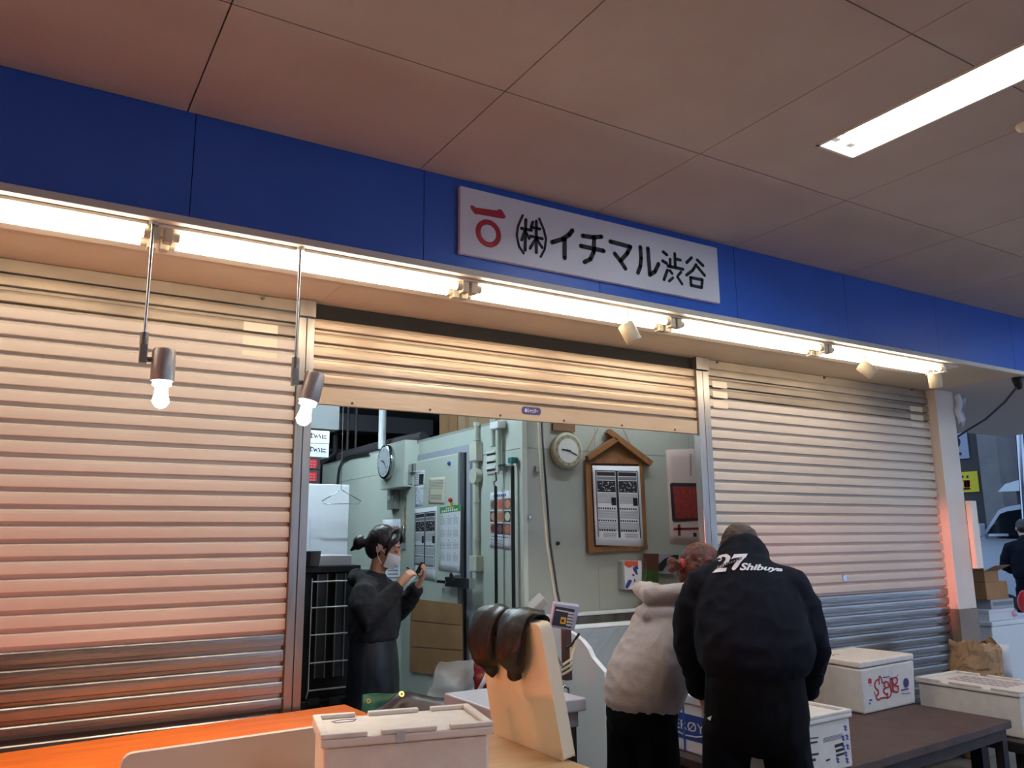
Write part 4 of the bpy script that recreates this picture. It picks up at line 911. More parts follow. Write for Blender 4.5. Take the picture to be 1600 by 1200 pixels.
sleeve(2.315, 2.478, .19, .03, 'black vinyl arm sleeve over the near end of the cutting board', 8)
# tarpaulin and bags behind the foam box
tp = thing('dark_tarp', (1.5, 3.35, TZ), 'dark folded tarpaulin with brass eyelet behind the foam box', 'tarp')
a, b, c, d = W(578, 1112, Y=3.3), W(630, 1076, Y=3.3), W(712, 1102, Y=3.3), V((1.75, 3.6, .74))
k = MB()
def tf(u, v):
    xl, xr = a.x+.02, c.x+.05; x = xl+(xr-xl)*u; pk = (b.x-xl)/(xr-xl)
    zt = a.z+(b.z-a.z)*(u/pk if u < pk else (1-u)/(1-pk)); zt = max(zt, a.z-.02)
    y = 3.22+.3*v
    z = (zt)*(1-abs(v-.35)*1.1) + .62*abs(v-.35)*1.1 + .012*noise.noise(V((x*9, y*9, 0)))
    return V((x, y, z))
k.grid(tf, 16, 10); k.build('sheet', M_tarp, tp, solid=.004)
e = W(626, 1086, Y=3.27); MB().ringd(Fr(e, (1, 0, 0), (0, .5, .86)), (0, 0), .012, .006, .006, .012, 18).build('eyelet', M_brass, tp)
gt_ = thing('green_tarp', (1.36, 3.62, .6), 'green tarpaulin corner with eyelet under the dark one', 'tarp')
k = MB(); g0, g1, g2, g3 = W(562, 1158, Y=3.6), W(573, 1088, Y=3.6), W(625, 1085, Y=3.6), W(634, 1158, Y=3.6)
k.grid(lambda u, v: ((g0*(1-u)+g3*u)*(1-v) + (g1*(1-u)+g2*u)*v) + V((0, .02*sin(5*u)+.05*v, 0)), 8, 4); k.build('sheet', M_tarpg, gt_, solid=.004)
e = W(577, 1097, Y=3.6); MB().ringd(Fr(e+V((0, .02, 0)), (1, 0, 0), (0, .3, .95)), (0, 0), .011, .005, .004, .012, 18).build('eyelet', M_brass, gt_)
st_ = thing('tarp_crate', (1.55, 3.5, 0), 'dark crate under the tarpaulins', 'crate')
MB().box(1.38, 1.86, 3.25, 3.68, 0, .60).build('body', M_crate, st_, .006); MB().box(1.37, 1.87, 3.24, 3.69, .601, .63).build('rim', M_crateg, st_, .004)
bg = thing('clear_bag', (2.2, 4.2, .5), 'crumpled clear plastic bag in front of the cold room door', 'bag')
k = MB(); q0, q1, q2, q3 = W(655, 1108, Y=4.2), W(760, 1095, Y=4.2), W(752, 1030, Y=4.2), W(690, 1032, Y=4.2)
def bf(u, v):
    p = (q0*(1-u)+q1*u)*(1-v) + (q3*(1-u)+q2*u)*v
    return p + V((0, -.16*sin(pi*u)*(1-.5*v) + .05*noise.noise(p*11), .025*noise.noise(p*14+V((4, 0, 0)))))
k.grid(bf, 16, 14); k.build('film', M_poly, bg, solid=.002, sub=1)
MB().box(2.08, 2.36, 4.12, 4.36, 0, .66).build('bin', mat('bin_grey', S(96, 96, 102), .5), bg, .008)
rb = thing('red_net_bag', W(756, 1100, Y=3.75), 'red printed bag with a white strap behind the cutting board', 'bag')
k = MB(); q = [W(740, 1036, Y=3.75), W(772, 1034, Y=3.75), W(775, 1092, Y=3.75), W(744, 1092, Y=3.75)]
k.grid(lambda u, v: ((q[0]*(1-u)+q[1]*u)*(1-v) + (q[3]*(1-u)+q[2]*u)*v) + V((0, -.05*sin(pi*u)*sin(pi*v)+.02*noise.noise(V((u*6, v*6, 1))), 0)), 10, 12)
k.build('bag', mat('bag_red', S(150, 44, 40), .3, col2=S(70, 40, 60), nscale=22, namt=.9), rb, solid=.02)
a, b = W(765, 1045, Y=3.68), W(748, 1080, Y=3.66); MB().loft([a, (a+b)/2+V((-.01, -.02, 0)), b], [(.012, .002)]*3, side=(1, 0, 0)).build('strap', M_paper, rb)
MB().box(q[0].x-.02, q[1].x+.05, 3.70, 3.88, 0, q[3].z-.005).build('stand', M_crate, rb)

# rusty steel table with fish boxes
RZ = .60
rt = [(2.62, 2.33), (4.542, 2.476), (4.50, 3.44), (2.62, 3.36)]
table('rusty_table', rt, M_rust, 'low rusty steel table with fish boxes before the closed shutter', .04, M_rustd, RZ, .05)
def word(mb, F, s, a, b, h, w, c=.0015): put_text(mb, F, s, a, b, h, w, c)
# box with the red brush lettering
bb = thing('fish_box', (4.28, 3.16, RZ), 'tall white foam box with red brush lettering on the rusty table', 'foam box')
B = [V((4.027, 2.973, RZ+.001)), V((4.538, 3.004, RZ+.001)), V((4.50, 3.36, RZ+.001)), V((4.06, 3.33, RZ+.001))]
Tt = [V((4.000, 2.955, .875)), V((4.555, 2.998, .875)), V((4.515, 3.38, .875)), V((4.03, 3.35, .875))]
Tm = [b_*.14+t_*.86 for b_, t_ in zip(B, Tt)]
MB().hexa(B, Tm).build('body', M_foam, bb, .01)
e_ = .004; Lo = [t_+V((0, 0, -.034)) for t_ in Tt]
MB().hexa([p+V((0, 0, .001)) for p in Lo], Tt).build('lid', M_foam, bb, .008)
FBb = Fr(B[0]+V((0, -.002, 0)), B[1]-B[0], (Tm[0]+Tm[1])/2-(B[0]+B[1])/2); FBb.n = FBb.u.cross(FBb.v)
zb_ = ZP(1330, 1020, 12)
k = MB()
strokes(k, FBb, zb_, [(.0075, [(530, 575), (530, 440), (545, 425), (575, 470), (585, 540), (625, 545)]), (.0085, [(530, 480), (470, 510), (445, 580), (455, 640), (510, 700), (515, 760), (475, 800), (480, 850), (510, 875), (560, 840), (620, 825), (690, 830)]),
 (.008, [(625, 545), (650, 520), (690, 530), (715, 570), (700, 625), (655, 640), (625, 600), (625, 545)]), (.008, [(655, 640), (615, 670), (615, 720), (650, 760), (690, 745), (680, 800), (690, 830), (735, 790), (760, 720), (745, 640), (725, 600)]),
 (.008, [(745, 600), (740, 460), (760, 450), (775, 480), (780, 700), (765, 710), (745, 640)]), (.008, [(790, 540), (775, 500), (795, 450), (840, 435), (870, 460), (870, 520), (840, 560), (800, 565), (790, 540)]),
 (.009, [(800, 580), (850, 600), (880, 595), (890, 640), (880, 700), (840, 715), (800, 695), (785, 660), (790, 600)]), (.004, [(860, 420), (880, 390)]), (.004, [(440, 720), (450, 780)])], .0012)
k.build('brush_lettering', M_inkr, bb)
k = MB(); c_ = zb_(FBb, [(1035, 530)])[0]; k.prism(FBb, [(c_[0]+.026*cos(t*pi/10), c_[1]+.026*sin(t*pi/10)) for t in range(20)], 0, .0012); p = zb_(FBb, [(935, 693)])[0]; word(k, FBb, 'NORTH FISH' if False else '●●●●●●', p[0], p[1], .014, .08)
k.build('round_emblem', mat('ink_navy', S(54, 44, 110), .6), bb)
k = MB(); p = zb_(FBb, [(325, 570), (385, 570), (385, 490), (355, 465), (325, 490)]); k.prism(FBb, p, 0, .0012); k.build('crest', M_inkr, bb)
k = MB(); [k.prism(FBb, zb_(FBb, q_), 0, .0012) for q_ in ([(605, 440), (718, 415), (718, 435), (605, 458)], [(955, 735), (1115, 712), (1115, 722), (955, 745)], [(345, 870), (390, 862), (390, 890), (345, 898)], [(340, 935), (360, 932), (360, 960), (340, 962)], [(335, 605), (385, 595), (385, 603), (335, 612)])]; k.build('small_print', M_inkb, bb)
k = MB(); FTb = Fr(V((Tt[0].x, Tt[0].y, .8752)), Tt[1]-Tt[0], (-(Tt[1]-Tt[0]).y, (Tt[1]-Tt[0]).x, 0)); k.stroke(FTb, [(.12, .24), (.16, .26), (.2, .25)], .01, 0, .0008); k.build('dirt_mark', mat('dirt', S(150, 120, 110), .8), bb)
# label box near the man's leg
fbx, Ff, lid = foam_box('label_box', (2.60, 2.335, 0), (1, .04, 0), .512, .375, RZ, .795, .83, 'white foam box with printed labels near the edge of the rusty table', False)
FLb = Fr(Ff(0, .0, 0), Ff.u, (0, 0, 1)); k, g, bl = MB(), MB(), MB(); zl_ = ZP(1250, 1090, 10.91)
FLb.o = FLb.o + FLb.n*(-.0095)
for q_ in ([(130, 690), (310, 670), (310, 690), (130, 708)], [(130, 765), (295, 740), (295, 770), (130, 795)], [(150, 965), (315, 940), (315, 975), (150, 1000)], [(160, 1050), (265, 1035), (265, 1080), (165, 1090)], [(590, 805), (735, 760), (738, 810), (595, 858)], [(605, 890), (745, 850), (750, 895), (612, 935)], [(612, 970), (755, 930), (760, 965), (620, 1010)], [(445, 1060), (510, 1040), (510, 1065), (448, 1088)]): k.prism(FLb, zl_(FLb, q_), 0, .0012)
for i in range(4): g.prism(FLb, zl_(FLb, [(400, 690+22*i), (720, 610+22*i), (720, 618+22*i), (400, 698+22*i)]), 0, .0012)
for x, y in ((770, 520), (730, 690), (800, 675), (740, 850), (810, 840), (780, 960), (640, 1070), (800, 1070)): strokes(bl, FLb, zl_, [(.004, [(x-25, y-30), (x+20, y-20), (x-10, y+20), (x+30, y+30)]), (.004, [(x, y-45), (x+3, y+40)])], .0012)
k.build('label_print', M_ink, fbx); g.build('label_lines', M_inkg, fbx); bl.build('pen_writing', M_inkb, fbx)
MB().fbox(Ff, 0, .50, .27, .282, .8302, .8312).build('blue_tape', mat('tape_violet', S(140, 130, 220), .5), lid)
# box with the blue fish-company print: its printed side looks left
lx = thing('printed_fish_box', (2.9, 2.93, RZ), 'white fish box with dark blue printed band and lettering beside the person in the hoodie', 'foam box')
MB().box(2.69, 3.14, 2.755, 3.08, RZ+.001, .81).build('body', M_foamw, lx, .008); lid_ = MB().box(2.68, 3.15, 2.747, 3.088, .812, .85).build('lid', M_foamw, lx, .006)
FLe = Fr((2.69, 0, 0), (0, -1, 0), (0, 0, 1)); zl2 = ZP(1030, 1080, 12)
k = MB(); k.prism(FLe, [(-3.05, .655), (-2.765, .655), (-2.765, .765), (-3.05, .765)], 0, .0012); k.build('blue_band', mat('print_blue', S(40, 70, 150), .6), lx)
k = MB(); word(k, FLe, 'LERØY', -3.03, .695, .058, .225, .002); strokes(k, FLe, lambda F, p: p, [(.006, [(-3.0, .682), (-2.93, .672), (-2.86, .676), (-2.80, .69)])], .002); k.build('lettering', M_paper, lx)
MB().fbox(FLe, -2.94, -2.928, RZ+.003, .81, .0014, .002).build('blue_strap', mat('strap_blue', S(70, 90, 190), .5), lx)
# long low box and paper bag on a pallet stand
ps = thing('pallet_stand', (5.2, 2.95, 0), 'dark low stand under the long foam box', 'stand')
MB().box(4.62, 5.75, 2.42, 3.40, .42, .475).build('deck', M_rustd, ps, .004)
for x in (4.7, 5.66):
    for y in (2.5, 3.32): MB().box(x-.04, x+.04, y-.04, y+.04, 0, .42).build('leg', M_rustd, ps)
lo, Fl_, lid = foam_box('long_foam_box', (5.12, 2.50, 0), (0, 1, 0), .60, .42, .476, .685, .72, 'long flat white foam box with purple print on its lid', True)
k = MB()
for i in range(4):
    for j in range(9): k.fbox(Fl_, .14+.04*j, .172+.04*j, .09+.055*i, .105+.055*i, .7085, .7095)
k.build('lid_print', mat('ink_plum', S(120, 84, 120), .7), lid)
pb = thing('paper_bag', (5.42, 3.1, .476), 'crumpled brown paper bag beside the pillar', 'paper bag')
k = MB(); c_ = W(1524, 1035, Y=3.2)
nr = 14; zz = [.51+.34*i/nr for i in range(nr+1)]
k.loft([(c_.x+.012*i/nr, 3.2, z) for i, z in enumerate(zz)], [(.155+.02*sin(pi*i/nr), .105+.012*sin(pi*i/nr)) for i in range(nr+1)], side=(1, -.4, 0), seg=56, caps=False)
k.v = [p+V((noise.noise(p*12), noise.noise(p*12+V((7, 0, 0))), noise.noise(p*11+V((0, 9, 0)))*1.6))*(.010+.11*max(0, p.z-.70)) + V((1, 1, .8))*.022*(abs(noise.noise(p*24))-.25) for p in k.v]; k.sm = [False]*len(k.sm)
k.build('bag', M_cardb, pb, solid=.003)
k = MB(); k.sph((c_.x, 3.2, .70), .11, .08, .06); k.v = [p+V((0, 0, .03*noise.noise(p*20))) for p in k.v]; k.build('crumpled_paper', M_cardb, pb)
MB().grid(lambda u, v: V((c_.x+.10+.10*u, 3.10+.03*sin(4*u), .62+.2*v+.02*sin(7*v))), 5, 5).build('white_corner', M_paper, pb, solid=.002)

# ================================================================== BEYOND THE PILLAR
cz_ = .80; fx, fy = 7.385, 4.10
cab = thing('white_cabinet', (7.9, 4.5, 0), 'white chest standing beyond the pillar with boxes on top', 'cabinet')
MB().box(fx, fx+1.1, fy, fy+.65, .03, cz_-.04).build('body', M_white, cab, .01); MB().box(fx-.01, fx+1.11, fy-.012, fy+.66, cz_-.04, cz_).build('lid', M_white, cab, .008)
MB().box(fx+.03, fx+1.07, fy+.03, fy+.62, 0, .03).build('plinth', M_black, cab)
def bgbox(name, x0, x1, yb, yt, z0, m_, label, dep=.3, yf=fy+.03, extra=None, cat='box'):
    a = W(x0, (yt+yb)/2, Y=yf).x; b = W(x1, (yt+yb)/2, Y=yf).x; hh = W((x0+x1)/2, yt, Y=yf).z - W((x0+x1)/2, yb, Y=yf).z
    t = thing(name, ((a+b)/2, yf+dep/2, z0), label, cat)
    MB().box(a, b, yf, yf+dep, z0+.001, z0+hh).build('body', m_, t, .004)
    if extra: extra(t, a, b, z0, z0+hh, yf)
    return z0+hh
def lab(t, a, b, z0, z1, yf):
    k = MB(); F = Fr((0, yf, 0), (1, 0, 0), (0, 0, 1)); k.fbox(F, a+.03, b-.02, z0+.03, z1-.02, .0005, .002); k.build('printed_label', M_inkg, t)
def lidl(t, a, b, z0, z1, yf): MB().box(a-.004, b+.004, yf-.004, yf+.25, z1-.03, z1-.002).build('lid', M_foamw, t, .003)
h1 = bgbox('foam_carton', 1545, 1585, 967, 949, cz_, M_foamw, 'white foam box lying on the white chest', .26, extra=lidl)
h2 = bgbox('labelled_carton', 1548, 1584, 949, 934, h1, mat('carton_grey', S(170, 174, 186), .7), 'flat carton with printed side on the white foam box', .24, extra=lab)
h3 = bgbox('cardboard_carton', 1541, 1575, 935, 907, h2, M_card, 'brown cardboard carton in the stack on the white chest', .3, extra=lambda t, a, b, z0, z1, yf: MB().box(a+.07, b-.07, yf-.001, yf+.3, z1, z1+.002).build('tape', M_stringb, t))
def flaps(t, a, b, z0, z1, yf):
    m_ = M_card
    MB().hexa([V((a, yf, z1)), V((b, yf, z1)), V((b, yf+.004, z1)), V((a, yf+.004, z1))], [V((a+.02, yf-.1, z1+.05)), V((b+.02, yf-.1, z1+.05)), V((b+.02, yf-.096, z1+.054)), V((a+.02, yf-.096, z1+.054))]).build('flap', m_, t)
    MB().hexa([V((a, yf, z1)), V((a+.004, yf, z1)), V((a+.004, yf+.25, z1)), V((a, yf+.25, z1))], [V((a-.02, yf, z1+.11)), V((a-.016, yf, z1+.11)), V((a-.016, yf+.25, z1+.11)), V((a-.02, yf+.25, z1+.11))]).build('flap', m_, t)
bgbox('open_carton', 1538, 1560, 907, 890, h3, M_card, 'open cardboard carton with raised flaps, topmost of the stack', .25, extra=flaps)
rg = thing('red_bag', (8.1, 4.2, cz_), 'red glossy bag beside the stack of cartons', 'bag')
p = W(1600, 950, Y=4.2); k = MB(); k.loft([(p.x+.09, 4.2, cz_+.06), (p.x+.09, 4.2, cz_+.1), (p.x+.05, 4.2, cz_+.17), (p.x+.04, 4.2, cz_+.21)], [(.11, .07), (.12, .08), (.11, .07), (.07, .04)], seg=16); k.v = [q_+V((1, 1, .5))*.02*noise.noise(q_*14) for q_ in k.v]; k.build('bag', M_redp, rg, sub=1)
p = W(1585, 954, Y=4.12); MB().sph((p.x, 4.13, cz_+.05), .032).build('handle', mat('pink_plastic', S(230, 190, 210), .3), rg)

struct(MB().box(13.0, 20, 12.2, 12.4, 0, 7).build('wall_far', M_night))
struct(MB().box(17.2, 17.4, 4, 12.2, 0, 7).build('wall_street', M_night))
XC = 15.2
ca, cb_ = W(1530, 720, X=XC), W(1560, 720, X=XC)
struct(MB().box(XC, XC+.9, cb_.y, ca.y, 0, 6).build('wall_column', M_concrete))
p0, p1 = W(1485, 700, X=XC+.4), W(1529, 700, X=XC+.4)
struct(MB().box(XC+.4, XC+.6, p1.y, p0.y+1.5, 0, 6).build('wall_bay', mat('bay_dark', S(68, 67, 64), .9)))
FX = Fr((XC+.4, 0, 0), (0, -1, 0), (0, 0, 1))
def fsign(x0, x1, yt, yb, m_, name, label):
    r = R4(FX, x0, x1, yt, yb); t = thing(name, FX((r[0]+r[1])/2, r[2], .02), label, 'sign'); MB().fbox(FX, *r, .001, .03).build('plate', m_, t); return t, r
t, r = fsign(1500, 1530, 737, 769, M_yellow, 'warning_sign', 'yellow warning sign with red characters on the far wall')
zx = ZP(1490, 660, 7.93)
k = MB()
strokes(k, FX, zx, [(.035, [(140, 728), (208, 726)]), (.03, [(150, 745), (200, 744)]), (.03, [(148, 762), (204, 760)]), (.03, [(150, 778), (204, 776)]), (.03, [(150, 795), (206, 793)]), (.035, [(140, 826), (212, 822)]), (.03, [(165, 726), (165, 826)]), (.03, [(188, 726), (190, 824)]), (.03, [(150, 745), (150, 795)]), (.03, [(203, 745), (206, 795)])], .034)
k.build('red_text', M_inkr, t)
k = MB(); k.prism(FX, zx(FX, [(168, 660), (196, 658), (197, 688), (170, 690)]), .031, .034); k.prism(FX, zx(FX, [(112, 662), (134, 660), (135, 690), (114, 692)]), .031, .034); k.build('small_print', M_ink, t)
t, r = fsign(1494, 1514, 676, 717, mat('sign_grey', S(150, 154, 168), .6), 'white_sign', 'white sign with a black mark high on the far wall')
k = MB(); k.prism(FX, zx(FX, [(40, 185), (75, 190), (92, 215), (97, 245), (88, 285), (70, 312), (45, 318)]), .031, .034); k.build('mark', M_ink, t)
k = MB(); k.prism(FX, zx(FX, [(70, 372), (108, 370), (112, 408), (74, 410)]), .031, .034); k.build('dot', M_ink, t)
pl = W(1580, 720, X=12.6)
tag(MB().tube([(12.6, pl.y, 0), (12.6, pl.y-.25, 4.6)], .05).build('steel_post', M_chrome), 'leaning shiny steel post beside the van', 'post')
# van seen from the side, its nose to the left
vX = 13.2
vn = thing('parked_van', (14.0, 5.2, 0), 'pale van with dark windows and a roof box parked in the dark', 'van')
FV = Fr((vX, 0, 0), (0, -1, 0), (0, 0, 1))
zv = lambda pts: [FV.px(*p) for p in pts]
body = zv([(1518, 868), (1522, 850), (1534, 838), (1560, 797), (1572, 792), (1600, 787)])
ex = body[-1][0]
poly = [(body[0][0]-.25, .35), (body[0][0]-.27, .75), (body[0][0]-.1, .95)] + body[1:] + [(ex+2.6, body[-1][1]+.06), (ex+2.8, body[-1][1]-.1), (ex+2.85, .35)]
MB().prism(FV, poly, -1.7, 0).build('body', M_van, vn, .03)
wpts = zv([(1540, 838), (1563, 803), (1574, 799), (1600, 795)]); we = wpts[-1][0]
k = MB(); k.prism(FV, wpts + [(we+.3, wpts[-1][1]+.01), (we+.3, wpts[0][1]-.05), (wpts[0][0], wpts[0][1]-.03)], .0005, .012); k.build('side_window', M_vanglass, vn)
k = MB(); k.prism(FV, [(we+.4, wpts[-1][1]), (we+1.7, wpts[-1][1]), (we+1.7, wpts[0][1]-.05), (we+.4, wpts[0][1]-.05)], .0005, .012); k.build('rear_window', M_vanglass, vn)
mr = zv([(1524, 819), (1545, 818), (1546, 838), (1525, 839)]); k = MB(); k.prism(FV, mr, .12, .25); mi = k.build('mirror', M_van, vn, .02); k = MB(); k.prism(FV, zv([(1528, 823), (1541, 822), (1542, 834), (1529, 835)]), .2505, .255); k.build('mirror_glass', M_vanglass, mi); k = MB(); k.fbox(FV, mr[1][0], mr[1][0]+.35, mr[2][1], mr[2][1]+.04, .0, .14); k.build('mirror_arm', M_chrome, vn)
rbx = zv([(1551, 768), (1562, 756), (1585, 749), (1600, 747)]); e2 = rbx[-1][0]
k = MB(); k.prism(FV, rbx + [(e2+1.0, rbx[-1][1]-.03), (e2+1.05, rbx[0][1]-.02), (e2, rbx[0][1]-.01)], -.9, -.15); k.build('roof_box', mat('roofbox', S(196, 204, 206), .3), vn, .03)
for dx in (-.2, .6): MB().box(vX+.2, vX+.85, -(e2+dx)-.04, -(e2+dx)+.04, body[-1][1]-.05, rbx[0][1]+.02).build('roof_bar', M_black, vn)
for a in (body[0][0]+.45, ex+2.0):
    wv = MB(); wv.cyl(FV(a, .33, .02), FV(a, .33, -.2), .33, seg=24); w_ = wv.build('wheel', M_black, vn); k = MB(); k.cyl(FV(a, .33, .021), FV(a, .33, .03), .19, seg=20); k.build('hubcap', M_chrome, w_)
# canopy socket and its cord
p = W(1590, 590, Z=SOF); ls = thing('hanging_socket', (p.x, p.y, SOF-.1), 'black socket with a slack cord under the grey canopy', 'socket')
MB().loft([(p.x, p.y, SOF), (p.x, p.y, SOF-.03), (p.x, p.y, SOF-.075)], [.04, .035, .022], seg=16).build('socket', M_black, ls)
q = [W(x, y, Y=yy) for x, y, yy in ((1588, 606, p.y), (1570, 628, p.y+.2), (1540, 655, p.y+.5), (1512, 672, p.y+.75), (1497, 682, p.y+.9))]
MB().tube(q, .008).build('cord', M_pipe, ls)

# ================================================================== PEOPLE
def remeshed(mb, name, m_, parent, voxel, it=4, amp=0, fs=8, off=None, st=(1, 1, 1), folds=None):
    me = mb.mesh('tmp', V()); o = bpy.data.objects.new('tmp', me); COL.objects.link(o)
    md = o.modifiers.new('r', 'REMESH'); md.mode = 'VOXEL'; md.voxel_size = voxel
    ms = o.modifiers.new('s', 'SMOOTH'); ms.factor = .5; ms.iterations = it
    dg = bpy.context.evaluated_depsgraph_get(); out = bpy.data.meshes.new_from_object(o.evaluated_get(dg)); bpy.data.objects.remove(o); bpy.data.meshes.remove(me)
    if amp:
        nn = [v.normal.copy() for v in out.vertices]
        for v, n in zip(out.vertices, nn):
            q = V((v.co.x*st[0], v.co.y*st[1], v.co.z*st[2]))*fs
            d = noise.noise(q)*.6 + (1-2*abs(noise.noise(q*1.7+V((5, 3, 1)))))*.4
            v.co += n*amp*d
    ob = WL[parent.name] if parent else off
    for v in out.vertices: v.co -= ob
    for p in out.polygons: p.use_smooth = True
    out.materials.clear(); out.materials.append(m_); out.name = name
    ob_ = bpy.data.objects.new(name, out); COL.objects.link(ob_)
    if parent: ob_.parent = parent
    else: ob_.location = ob
    WL[ob_.name] = ob.copy() if hasattr(ob, 'copy') else V(ob)
    return ob_
class Fig:
    def __init__(s, x, y, az):
        s.o = V((x, y, 0)); a = radians(az); s.f = V((sin(a), cos(a), 0)); s.r = V((cos(a), -sin(a), 0)); s.u = V((0, 0, 1))
    def __call__(s, a, b, z): return s.o + s.r*a + s.f*b + s.u*z
    def axes(s, tilt, turn=0, roll=0):      # head axes: tilt forward, turn to the figure's right
        f = s.f*cos(turn) + s.r*sin(turn); r = s.r*cos(turn) - s.f*sin(turn)
        return (r, f*cos(tilt) - s.u*sin(tilt), s.u*cos(tilt) + f*sin(tilt))
def head(mb, c, A, k=1):
    P = lambda a, b, z: c + A[0]*a*k + A[1]*b*k + A[2]*z*k
    mb.sph(P(0, -.008, .03), .074*k, .094*k, .088*k, A, 20, 14)
    mb.loft([P(0, .03, .03), P(0, .036, -.03), P(0, .042, -.075), P(0, .05, -.1)], [(.066*k, .062*k), (.061*k, .058*k), (.05*k, .05*k), (.03*k, .034*k)], side=A[0], seg=18)
    mb.loft([P(0, .088, .025), P(0, .098, .0), P(0, .112, -.022)], [.008*k, .011*k, .015*k], side=A[0])      # nose
    mb.loft([P(-.018, .094, -.056), P(0, .101, -.056), P(.018, .094, -.056)], [.006*k, .010*k, .006*k])        # lips
    mb.loft([P(-.05, .07, .035), P(0, .09, .034), P(.05, .07, .035)], [.010*k, .012*k, .010*k])                # brow ridge
    for s in (-1, 1): mb.sph(P(s*.077, -.012, -.005), .009*k, .02*k, .032*k, A)
    return P
def hand(mb, w, d, n, right, curl=.5, k=1, spread=1):
    d = V(d).normalized(); n = V(n); n = (n - d*n.dot(d)).normalized(); s = d.cross(n)*(1 if right else -1)   # s towards the thumb
    mb.loft([w - d*.02*k, w + d*.02*k, w + d*.055*k, w + d*.09*k], [(.024*k, .019*k), (.032*k, .017*k), (.040*k, .015*k), (.038*k, .012*k)], side=s, seg=14)
    for i, (o, l) in enumerate(((.030, .072), (.010, .08), (-.010, .074), (-.029, .058))):
        p = w + d*.086*k + s*o*k*spread; pts = [p - d*.02*k, p]; a = 0; q = p; dd = d
        for j, fr in enumerate((.45, .32, .23)):
            a += curl*(.55, .85, .6)[j]; dd = d*cos(a) + n*sin(a); q = q + dd*l*fr*k; pts.append(q)
        mb.loft(pts, [.0095*k, .0095*k, .0088*k, .0082*k, .007*k], seg=10)
    p = w + d*.02*k + s*.024*k; t1 = (d*.55 + s*.75 + n*.35).normalized(); t2 = (d*.85 + s*.15 + n*.5).normalized()
    mb.loft([p, p+t1*.035*k, p+t1*.035*k+t2*.03*k, p+t1*.035*k+t2*.055*k], [.014*k, .0115*k, .010*k, .008*k], seg=10)
def limbs(mb, F, pts, rad, seg=14, side=None): mb.loft([F(*p) for p in pts], rad, side=side or F.r, seg=seg)
def legs_feet(mb, F, hip, kn, an, rr=(.085, .055, .04)):
    for s in (-1, 1):
        h = (hip[0]*s, hip[1], hip[2]); k = (kn[0]*s, kn[1], kn[2]); a = (an[0]*s, an[1], an[2])
        limbs(mb, F, [h, [(h[i]+k[i])/2 for i in range(3)], k, [(k[i]*.6+a[i]*.4) for i in range(3)], a], [rr[0], rr[0]*.88, rr[1], rr[1]*1.02, rr[2]])
        mb.loft([F(a[0], a[1]-.05, .045), F(a[0], a[1]+.02, .05), F(a[0], a[1]+.1, .035), F(a[0], a[1]+.17, .025)], [(.038, .04), (.042, .045), (.045, .03), (.035, .02)], side=F.r)
def shoes(F, an, par, m_):
    for s in (-1, 1):
        mb = MB(); a = (an[0]*s, an[1]); mb.loft([F(a[0], a[1]-.065, .055), F(a[0], a[1]+.02, .06), F(a[0], a[1]+.1, .045), F(a[0], a[1]+.185, .035)], [(.047, .052), (.052, .057), (.055, .042), (.045, .031)], side=F.r)
        mb.build('shoe', m_, par)

# ---- masked woman inside the shop, writing on a slip
p0 = W(586, 860, Y=4.6); Fw = Fig(p0.x, p0.y, 132)
mb = MB(); A = Fw.axes(.36, -.12); hc = Fw(0, .055, 1.505); PW = head(mb, hc, A, .97)
mb.loft([Fw(0, .0, 1.28), Fw(0, .015, 1.36), Fw(0, .035, 1.45)], [.055, .047, .05], seg=14)
limbs(mb, Fw, [(0, 0, .80), (0, 0, .92), (0, 0, 1.03), (0, .005, 1.15), (0, .0, 1.25), (0, .0, 1.30)], [(.13, .1), (.15, .11), (.12, .09), (.14, .1), (.14, .09), (.08, .07)])
rw, lw = Fw(.105, .185, 1.295), Fw(-.075, .245, 1.285)
mb.loft([Fw(.15, 0, 1.265), Fw(.205, .035, 1.12), Fw(.16, .12, 1.20), rw], [.045, .04, .036, .027]); mb.loft([Fw(-.15, 0, 1.265), Fw(-.2, .07, 1.12), Fw(-.14, .17, 1.20), lw], [.045, .04, .036, .027])
hand(mb, rw, Fw.u*.75 + Fw.f*.55 - Fw.r*.25, -Fw.r*.8 + Fw.f*.4 - Fw.u*.3, True, 1.0, .95)
hand(mb, lw, Fw.u*.8 + Fw.f*.45 + Fw.r*.1, -Fw.f*.75 + Fw.r*.3 + Fw.u*.5, False, .75, .95)
legs_feet(mb, Fw, (.08, 0, .82), (.085, .01, .45), (.09, 0, .09))
wo = tag(remeshed(mb, 'person', M_skin, None, .007, 3, off=Fw(0, 0, 0)), 'woman in white mask and dark apron writing on a slip', 'person')
mb = MB(); limbs(mb, Fw, [(0, .0, .97), (0, 0, 1.0), (0, .005, 1.08), (0, .0, 1.18), (0, -.005, 1.25), (0, .0, 1.30), (0, .0, 1.335)], [(.152, .118), (.178, .142), (.188, .15), (.182, .145), (.172, .125), (.125, .095), (.085, .08)])
for s, el, wr_ in ((1, (.215, .03, 1.115), (.11, .178, 1.283)), (-1, (-.21, .065, 1.115), (-.08, .238, 1.272))):
    limbs(mb, Fw, [(s*.10, -.005, 1.28), (s*.165, 0, 1.255), (s*.20, .02, 1.18), el, ((el[0]+wr_[0])/2, (el[1]+wr_[1])/2, (el[2]+wr_[2])/2-.008), wr_], [.068, .073, .074, .07, .06, .043])
mb.loft([Fw(.11, .02, 1.315), Fw(.10, -.07, 1.335), Fw(0, -.115, 1.33), Fw(-.10, -.07, 1.335), Fw(-.11, .02, 1.315)], [.03, .042, .055, .042, .03], side=Fw.u)
remeshed(mb, 'hoodie', M_hoodb, wo, .009, 4, .011, 11)
